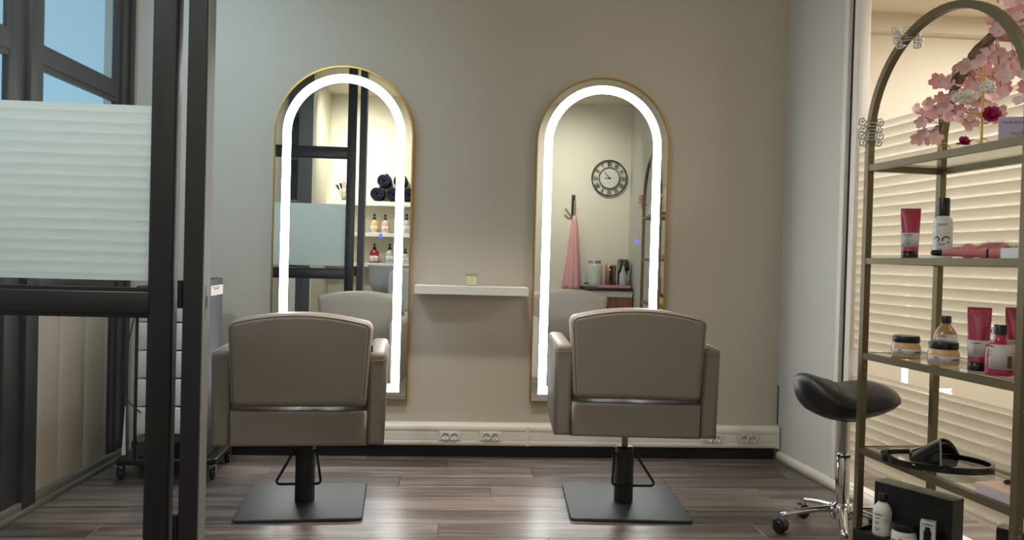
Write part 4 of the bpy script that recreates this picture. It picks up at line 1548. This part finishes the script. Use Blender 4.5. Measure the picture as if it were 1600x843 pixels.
def bl(a, d, z=0.0):
    ca, sa = math.cos(BXA), math.sin(BXA)
    return (B0[0] + ca * a + sa * d, B0[1] + sa * a - ca * d, G[4] + z)


round_bottle('white_shampoo_bottle', 'white shampoo bottle with black cap in the black display box', bl(0.062, 0.048, 0.0622), 0, 0.0300, 0.142, 0.70, 'white_bottle', label=None, cap_r=0.0145, cap_h=0.026)
p = bl(0.062, 0.048, 0.0622)
m = MB()
text_round(m, BR, 0.0085, 0.0304, 0.074, R(-142))
text_round(m, 'SERIE', 0.0055, 0.0304, 0.062, R(-150))
small_lines(m, 0.0304, 0.050, R(-165), 3, 0.016)
small_lines(m, 0.0304, 0.030, R(-165), 3, 0.018)
for k in range(20):
    a = 2 * PI * k / 20
    b = 2 * PI * (k + 1) / 20
    f = lambda a_, r_: ((0.0307) * math.cos(R(-98) + r_ * math.cos(a_) / 0.0307), 0.0307 * math.sin(R(-98) + r_ * math.cos(a_) / 0.0307), 0.056 + r_ * math.sin(a_))
    m.add([f(a, 0.0055), f(b, 0.0055), f(b, 0.0065), f(a, 0.0065)], [(0, 1, 2, 3)])
for o in bpy.data.objects:
    if o.name.startswith('white_shampoo_bottle'):
        ob('lettering', m, 'ink', o)
        break
t = cream_jar(bl(0.146, 0.058, 0.0622), 'white mask jar with black lid between the white bottle and the carton', 0, 'white_bottle', None, 0.0390, 0.066, -62, 'mask_jar')
t = thing('carton', 'small white carton with a dark bottle print beside the white jar', 'box', bl(0.226, 0.056, 0.0622), (0, 0, R(-38)))
ob('carton_body', MB().box((0, 0, 0.048), (0.044, 0.034, 0.096), 0.0008, 1), 'white_bottle', t)
m = MB()
addbx(m, -0.011, 0.011, -0.0178, -0.0171, 0.036, 0.068)
addbx(m, -0.0075, 0.0075, -0.0178, -0.0171, 0.068, 0.080)
ob('bottle_print', m, 'ink_blue' if False else 'towel_navy', t)
ob('colour_band', bx(-0.016, 0.016, -0.0178, -0.0171, 0.024, 0.033), 'orange_print', t)
m = MB()
text_flat(m, BR, 0.0085, (0, -0.0175, 0.0885))
text_flat(m, BR, 0.0065, (0, 0.002, 0.0964), (1, 0, 0), (0, 1, 0))
for k in range(2):
    addbx(m, -0.014, 0.002, -0.0178, -0.0171, 0.012 + 0.005 * k, 0.0135 + 0.005 * k)
ob('lettering', m, 'ink', t)
display_box(sw(0.520, 0.110, G[4]), BXA + R(12), 'black display box at the near end of the bottom shelf, mostly out of frame', w=0.16, dep=0.09, hz=0.218, thick=0.060)
# ================================================================== behind the camera, seen in the mirrors
# wall clock
t = thing('wall_clock', 'round black wall clock with roman numerals seen in the right-hand mirror', 'clock', (1.905, YB, 2.075))
CR = 0.222
ry = Matrix.Rotation(R(90), 4, 'X')


def hoop(r0, r1, y0, y1, n=48):
    m = MB()
    pr = [(r0, -y1), (r1, -y1), (r1, -y0), (r0, -y0)]
    vs, fs = [], []
    for k in range(n):
        a = 2 * PI * k / n
        for r, d in pr:
            vs.append((r * math.cos(a), -d, r * math.sin(a)))
    for k in range(n):
        j = (k + 1) % n
        for q in range(4):
            fs.append((k * 4 + q, k * 4 + (q + 1) % 4, j * 4 + (q + 1) % 4, j * 4 + q))
    return m.add(vs, fs)


# the clock faces +Y (towards the mirrors)
ob('outer_ring', hoop(CR - 0.012, CR, 0.012, 0.034), 'black_metal', t)
ob('inner_ring', hoop(0.122, 0.131, 0.014, 0.032), 'black_metal', t)
ob('dial', MB().lathe([(0.122, 0.014), (0.122, 0.022)], n=48, mat=Matrix.Rotation(R(-90), 4, 'X')), 'clock_face', t)
for k, s in enumerate(('XII', 'I', 'II', 'III', 'IIII', 'V', 'VI', 'VII', 'VIII', 'IX', 'X', 'XI')):
    a = R(90 - 30 * k)
    # reading direction for a viewer in front (looking along -Y): right is -X
    up = Vector((-math.cos(a), 0, math.sin(a)))
    xd = Vector((-math.sin(a), 0, -math.cos(a)))
    c = up * 0.169 + Vector((0, 0.022, 0))
    m = MB()
    vs, fs = text_geo(s, 0.062, 0.004)
    wdt = max(v.x for v in vs) - min(v.x for v in vs)
    sq = min(1.0, 0.050 / wdt)
    m.add([c + xd * (v.x * sq) + up * (v.y * 1.25) + Vector((0, v.z, 0)) for v in vs], fs)
    ob('numeral', m, 'black_metal', t)
for L, Wd, ang, yy in ((0.066, 0.010, 93.0, 0.026), (0.108, 0.007, 40.0, 0.029)):
    a = R(90 - ang)
    up = Vector((-math.cos(a), 0, math.sin(a)))
    xd = Vector((-math.sin(a), 0, -math.cos(a)))
    base = Vector((0, yy, 0))
    pts = [base - up * 0.020 - xd * Wd * 0.4, base - up * 0.020 + xd * Wd * 0.4, base + up * L * 0.7 + xd * Wd * 0.5, base + up * L, base + up * L * 0.7 - xd * Wd * 0.5]
    m = MB()
    q = Vector((0, 0.0015, 0))
    m.add(pts + [p + q for p in pts], [(0, 1, 2, 3, 4), (9, 8, 7, 6, 5)] + [(k, (k + 1) % 5, (k + 1) % 5 + 5, k + 5) for k in range(5)])
    ob('hand', m, 'ink', t)
ob('hub', MB().lathe([(0.010, 0.022), (0.010, 0.033)], n=16, mat=Matrix.Rotation(R(-90), 4, 'X')), 'ink', t)

# coat hook and cape
t = thing('coat_hook', 'black wall hook with pale wooden pegs above the pink cape', 'hook', (1.47, YB, 1.58))
ob('back_plate', bx(-0.022, 0.022, 0.0, 0.018, -0.02, 0.275, 0.003), 'black_metal', t)
ob('peg', MB().tube([(0.010, 0.018, 0.02), (0.014, 0.060, 0.12), (0.012, 0.066, 0.20)], 0.012, 8, rad=[0.008, 0.013, 0.014]), 'light_wood', t)
ob('peg', MB().tube([(-0.020, 0.018, 0.00), (-0.060, 0.050, 0.045), (-0.105, 0.070, 0.10)], 0.012, 8, rad=[0.008, 0.012, 0.013]), 'light_wood', t)
vs, fs = [], []
NA, NZ = 40, 16
for i in range(NZ + 1):
    q = i / NZ
    z = 1.60 - 0.90 * q
    rx = 0.022 + 0.080 * q ** 0.8
    rz = 0.016 + 0.05 * q ** 0.8
    for k in range(NA):
        a = 2 * PI * k / NA
        f = 1 + 0.20 * q ** 0.5 * math.sin(7 * a + 2 * q) + 0.08 * math.sin(13 * a)
        vs.append((1.480 - 0.015 * q + rx * f * math.cos(a), YB + 0.085 + rz * f * math.sin(a), z + 0.012 * math.sin(3 * a) * q))
for i in range(NZ):
    for k in range(NA):
        a, b = i * NA + k, i * NA + (k + 1) % NA
        fs.append((a, a + NA, b + NA, b))
fs.append(tuple(range(NA)))
fs.append(tuple(range(NZ * NA, NZ * NA + NA)))
o = ob('cutting_cape', MB().add([(v[0] - 1.485, v[1] - YB - 0.085, v[2] - 1.60) for v in vs], fs, True), 'cape', None, (1.485, YB + 0.085, 1.60))
tag(o, 'pink cutting cape hanging from the wall hook seen in the right-hand mirror', 'cape')

# drinks counter
CX0, CX1, CY0, CY1 = 1.61, 2.12, -5.52, -5.02
t = thing('drinks_counter', 'low drinks counter with dark top and brown mosaic wood front', 'counter', (0, 0, 0))
ob('worktop', bx(CX0 - 0.03, CX1, CY0, CY1 + 0.02, 0.708, 0.745, 0.003), 'counter_dark', t)
ob('body', bx(CX0 + 0.01, CX1, CY0 + 0.01, CY1 - 0.03, 0.0, 0.707), 'white_gloss', t)
ob('rail', bx(CX0 + 0.01, CX1, CY1 - 0.029, CY1 - 0.008, 0.640, 0.707), 'white_gloss', t)
rm = random.Random(9)
x = CX0 + 0.01
while x < CX1 - 0.02:
    w = rm.choice((0.030, 0.036, 0.044))
    z = 0.02
    while z < 0.632:
        h = min(rm.choice((0.10, 0.15, 0.21)), 0.638 - z)
        d = rm.uniform(0.0, 0.010)
        ob('wood_block', bx(x + 0.0008, min(x + w, CX1) - 0.0008, CY1 - 0.029, CY1 - 0.016 + d, z + 0.0008, z + h - 0.0008), 'mosaic', t)
        z += h
    x += w
t = thing('drink_dispenser', 'tall glass drink dispenser with black tap on the drinks counter', 'dispenser', (1.715, -5.31, 0.7455))
ob('jar', MB().lathe([(0.085, 0.0), (0.094, 0.01), (0.095, 0.03), (0.095, 0.235), (0.085, 0.265), (0.070, 0.278), (0.070, 0.288)], n=32), 'water', t)
ob('lid', MB().lathe([(0.076, 0.286), (0.076, 0.308), (0.070, 0.314)], n=28), 'steel', t)
ob('tap', MB().tube([(-0.080, 0.05, 0.04), (-0.115, 0.075, 0.045), (-0.135, 0.09, 0.030)], 0.008, 8), 'black_plastic', t)
t = thing('serving_tray', 'flat pink tray on the drinks counter', 'tray', (1.92, -5.10, 0.7455))
m = MB()
addbx(m, -0.20, 0.17, -0.07, 0.07, 0.0, 0.008)
for a in ((-0.20, 0.17, -0.07, -0.064), (-0.20, 0.17, 0.064, 0.07), (-0.20, -0.194, -0.064, 0.064), (0.164, 0.17, -0.064, 0.064)):
    addbx(m, a[0], a[1], a[2], a[3], 0.008, 0.030)
ob('tray_body', m, 'pink_tray', t)
for i, x in enumerate((1.815, 1.865, 1.915)):
    o = ob('drinking_glass', MB().lathe([(0.018, 0.0), (0.022, 0.065), (0.0205, 0.065), (0.0168, 0.004), (0.0005, 0.004)], n=20, cap=False), 'glass_jar', None, (x, -5.10, 0.7545))
    tag(o, 'small clear glass on the pink tray, ' + ('beside the dispenser', 'in the middle of three', 'beside the clear bottle')[i], 'glass', 'glasses on the pink tray')
t = thing('coffee_tin', 'rose copper tin with a dark stripe on the drinks counter', 'tin', (1.895, -5.235, 0.7455))
ob('tin', MB().cyl((0, 0, 0), 0.064, 0.265, 28, 0.003), 'copper', t)
ob('stripe', MB().patch(0.0642, 0.02, 0.25, R(75), R(115), 8), 'black_gloss', t)
t = thing('syrup_bottle', 'clear glass bottle with a pourer on the pink tray', 'bottle', (2.020, -5.11, 0.7545))
ob('body', MB().lathe([(0.042, 0.0), (0.045, 0.01), (0.045, 0.15), (0.020, 0.20), (0.013, 0.24), (0.014, 0.25)], n=24), 'clear_bottle', t)
ob('pourer', MB().tube([(0, 0, 0.25), (0.004, 0, 0.275), (0.018, 0.01, 0.30)], 0.005, 8), 'steel', t)
t = thing('coffee_machine', 'black coffee machine with a white square badge on the drinks counter', 'coffee machine', (2.062, -5.30, 0.7455))
pr = [(0.0, 0.0), (0.20, 0.0), (0.20, 0.03), (0.085, 0.04), (0.085, 0.19), (0.17, 0.20), (0.185, 0.25), (0.15, 0.315), (0.08, 0.34), (0.0, 0.33)]
ob('body', MB().prism(pr, -0.062, 0.055, 0.012, 3, axis='X', mat=Matrix.Translation((0, -0.08, 0))), 'black_gloss', t)
ob('badge', bx(-0.035, 0.028, 0.062, 0.090, 0.085, 0.150), 'paper', t)
o = t.children[-1]
ob('spout', MB().cyl((0, 0.045, 0.165), 0.014, 0.03, 14), 'chrome', t)

# niche with salon shelves, seen in the left-hand mirror
struct('wall_niche', bx(-1.492, -1.478, YB, -4.42, 0.0, CZ), 'wall_cream')
t = thing('tall_cabinet', 'tall dark grey open cabinet seen through the glass door in the left-hand mirror', 'cabinet', (0, 0, 0))
ob('side_panel', bx(-1.640, -1.493, -4.80, -4.42, 0.0, CZ - 0.005), 'wall_dark', t)
ob('back_panel', bx(-1.90, -1.641, -4.80, -4.78, 0.0, CZ - 0.005), 'black_card', t)
ob('top_panel', bx(-1.90, -1.641, -4.779, -4.43, 2.53, CZ - 0.005), 'wall_dark', t)
for z in (0.45, 1.03, 1.60, 2.08):
    ob('cabinet_shelf', bx(-1.90, -1.641, -4.779, -4.44, z - 0.012, z + 0.012), 'grey_steel', t)
ob('door_panel', bx(-1.90, -1.642, -4.438, -4.425, 0.02, 0.90), 'white_gloss', t)
for i in range(4):
    o = ob('cabinet_glass', MB().lathe([(0.020, 0.0), (0.024, 0.10), (0.0225, 0.10), (0.0185, 0.005), (0.0005, 0.005)], n=18, cap=False), 'glass_jar', None, (-1.845 + 0.052 * i, -4.55, 1.6125))
    tag(o, ('clear tumbler at the wall end of the row on the dark cabinet shelf', 'clear tumbler second from the wall on the dark cabinet shelf', 'clear tumbler third from the wall on the dark cabinet shelf', 'clear tumbler nearest the side panel on the dark cabinet shelf')[i], 'glass', 'tumblers on the dark cabinet shelf')
for z0, z1, nm in ((1.628, 1.682, 'top'), (1.268, 1.314, 'middle'), (0.912, 0.958, 'lowest')):
    t = thing('wall_shelf', 'white ' + nm + ' wall shelf in the cream niche seen in the left-hand mirror', 'shelf', (0, 0, 0))
    ob('board', bx(-1.476, -0.32, YB + 0.001, -5.27, z0, z1, 0.002, 1), 'white_gloss', t)


def towel_roll(x, z, lab, r=0.082, ln=0.22):
    pts = []
    turns = 3.2
    n = 70
    for k in range(n + 1):
        q = k / n
        a = 2 * PI * turns * q
        rr = 0.012 + (r - 0.012) * q
        pts.append((rr * math.cos(a), rr * math.sin(a)))
    m = MB()
    vs, fs = [], []
    th = 0.0185
    for k, p in enumerate(pts):
        d = Vector((p[0], p[1])).normalized()
        for e in (-th / 2, th / 2):
            for yy in (-ln / 2 + 0.006 * math.sin(k * 0.6), ln / 2 + 0.006 * math.sin(k * 0.5)):
                vs.append((p[0] + d.x * e, yy, p[1] + d.y * e))
    for k in range(n):
        a, b = k * 4, k * 4 + 4
        fs += [(a, a + 1, b + 1, b), (a + 2, b + 2, b + 3, a + 3), (a, b, b + 2, a + 2), (a + 1, a + 3, b + 3, b + 1)]
    fs += [(0, 2, 3, 1), (n * 4, n * 4 + 1, n * 4 + 3, n * 4 + 2)]
    m.add(vs, fs, True)
    o = ob('rolled_towel', m, 'towel_navy', None, (x, -5.40, z))
    return tag(o, lab, 'towel', 'rolled navy towels')


towel_roll(-0.895, 1.683 + 0.0915, 'rolled navy towel, bottom left of the pile nearest the door frame')
towel_roll(-0.710, 1.683 + 0.0915, 'rolled navy towel, bottom middle of the pile')
towel_roll(-0.525, 1.683 + 0.0915, 'rolled navy towel, bottom one beyond the light strip')
towel_roll(-0.820, 1.683 + 0.0915 + 0.156, 'rolled navy towel on top of the pile nearest the door frame', 0.080)
towel_roll(-0.630, 1.683 + 0.0915 + 0.156, 'rolled navy towel on top of the pile beside the light strip', 0.080)
t = thing('brush_cup', 'glass cup of dark tint brushes on the top niche shelf', 'cup', (-1.285, -5.38, 1.6825))
ob('cup', MB().lathe([(0.028, 0.0), (0.036, 0.11), (0.034, 0.11), (0.0265, 0.005), (0.0005, 0.005)], n=22, cap=False), 'glass_jar', t)
for i, (dx, dz, mt) in enumerate(((-0.088, 0.185, 'black_plastic'), (-0.044, 0.205, 'black_plastic'), (-0.002, 0.225, 'brush_pink'), (0.040, 0.205, 'black_plastic'), (0.082, 0.190, 'black_plastic'))):
    m = MB()
    m.tube([(dx * 0.15, 0, 0.008), (dx * 0.7, 0.01 * (i - 2) * 0.5, dz * 0.72)], 0.004, 6)
    m.hexa([(dx * 0.7 - 0.012, -0.004, dz * 0.70), (dx * 0.7 + 0.012, -0.004, dz * 0.70), (dx * 0.7 + 0.012, 0.004, dz * 0.70), (dx * 0.7 - 0.012, 0.004, dz * 0.70), (dx - 0.017, -0.003, dz), (dx + 0.017, -0.003, dz), (dx + 0.017, 0.003, dz), (dx - 0.017, 0.003, dz)])
    o = ob('tint_brush', m, mt, None, (-1.285, -5.38, 1.6825))
    tag(o, ('dark tint brush leaning far left in the cup', 'dark tint brush second from the left in the cup', 'pink tint brush standing in the middle of the cup', 'dark tint brush just right of the pink one', 'dark tint brush leaning far right in the cup')[i], 'brush', 'tint brushes in the cup')


def pump(x, z, mat, lab, h=0.225, r=0.047, dep=-5.38):
    t = thing('pump_bottle', lab, 'bottle', (x, dep, z), (0, 0, 0), 'pump bottles in the niche')
    hb = h * 0.70
    ob('body', MB().lathe([(r * 0.95, 0.0), (r, 0.006), (r, hb * 0.68), (r * 0.85, hb * 0.85), (r * 0.35, hb * 0.97), (r * 0.32, hb)], n=28), mat, t)
    m = MB()
    m.lathe([(r * 0.40, hb), (r * 0.40, hb + h * 0.09), (r * 0.15, hb + h * 0.11), (r * 0.15, hb + h * 0.20)], n=18)
    m.tube([(0, 0, hb + h * 0.20), (0, 0.012, hb + h * 0.26), (0.0, 0.040, hb + h * 0.255), (0.0, 0.048, hb + h * 0.22)], 0.008, 8)
    m.cyl((0, 0, hb + h * 0.19), 0.014, h * 0.09, 14)
    ob('pump', m, 'black_plastic', t)
    ob('paper_label', MB().patch(r, hb * 0.12, hb * 0.52, R(25), R(155), 12), 'paper', t)
    m = MB()
    text_round(m, BR, 0.011, r + 0.0008, hb * 0.42, R(90))
    small_lines(m, r + 0.0006, hb * 0.32, R(75), 3, r * 0.5)
    ob('lettering', m, 'ink', t)


pump(-0.923, 1.3145, 'yellow_bottle', 'honey coloured pump bottle on the middle niche shelf')
pump(-0.795, 1.3145, 'blush_bottle', 'blush pump bottle on the middle niche shelf')
pump(-0.545, 1.3145, 'clear_bottle', 'grey pump bottle on the middle niche shelf beyond the light strip', 0.24)
pump(-0.914, 0.9585, 'red_bottle', 'deep red pump bottle on the lowest niche shelf', 0.235, 0.056)
pump(-0.734, 0.9585, 'clear_bottle', 'clear grey pump bottle on the lowest niche shelf', 0.235, 0.052)
pump(-0.550, 0.9585, 'clear_bottle', 'low grey pump bottle on the lowest niche shelf beyond the light strip', 0.18, 0.050)

t = thing('wash_basin', 'grey ceramic shampoo basin below the niche shelves in the left-hand mirror', 'basin', (-0.66, -4.75, 0))
ob('bowl', MB().lathe([(0.10, 0.58), (0.20, 0.64), (0.245, 0.76), (0.255, 0.93), (0.262, 0.945), (0.250, 0.945), (0.238, 0.92), (0.225, 0.78), (0.17, 0.68), (0.01, 0.65)], n=40, sy=0.9, cap=False), 'basin', t)
ob('pedestal', MB().lathe([(0.20, 0.0), (0.18, 0.03), (0.10, 0.10), (0.09, 0.585)], n=28), 'basin', t)
ob('tap', MB().tube([(0.05, -0.19, 0.94), (0.05, -0.19, 1.0), (0.05, -0.12, 1.03), (0.05, -0.07, 1.01)], 0.011, 10), 'chrome', t)
t = thing('shampoo_chair', 'grey shampoo chair backrest in front of the basin, at the mirror edge', 'chair', (-0.42, -4.22, 0))
ob('backrest', MB().prism(rrect(0.46, 0.44, 0.10, 6, 0, 0.70), -0.06, 0.06, 0.03, 4), 'basin', t)
ob('seat', MB().box((0, 0.20, 0.44), (0.48, 0.46, 0.10), 0.03, 3), 'basin', t)
ob('base', MB().box((0, 0.12, 0.20), (0.36, 0.36, 0.378), 0.01, 2), 'black_plastic', t)
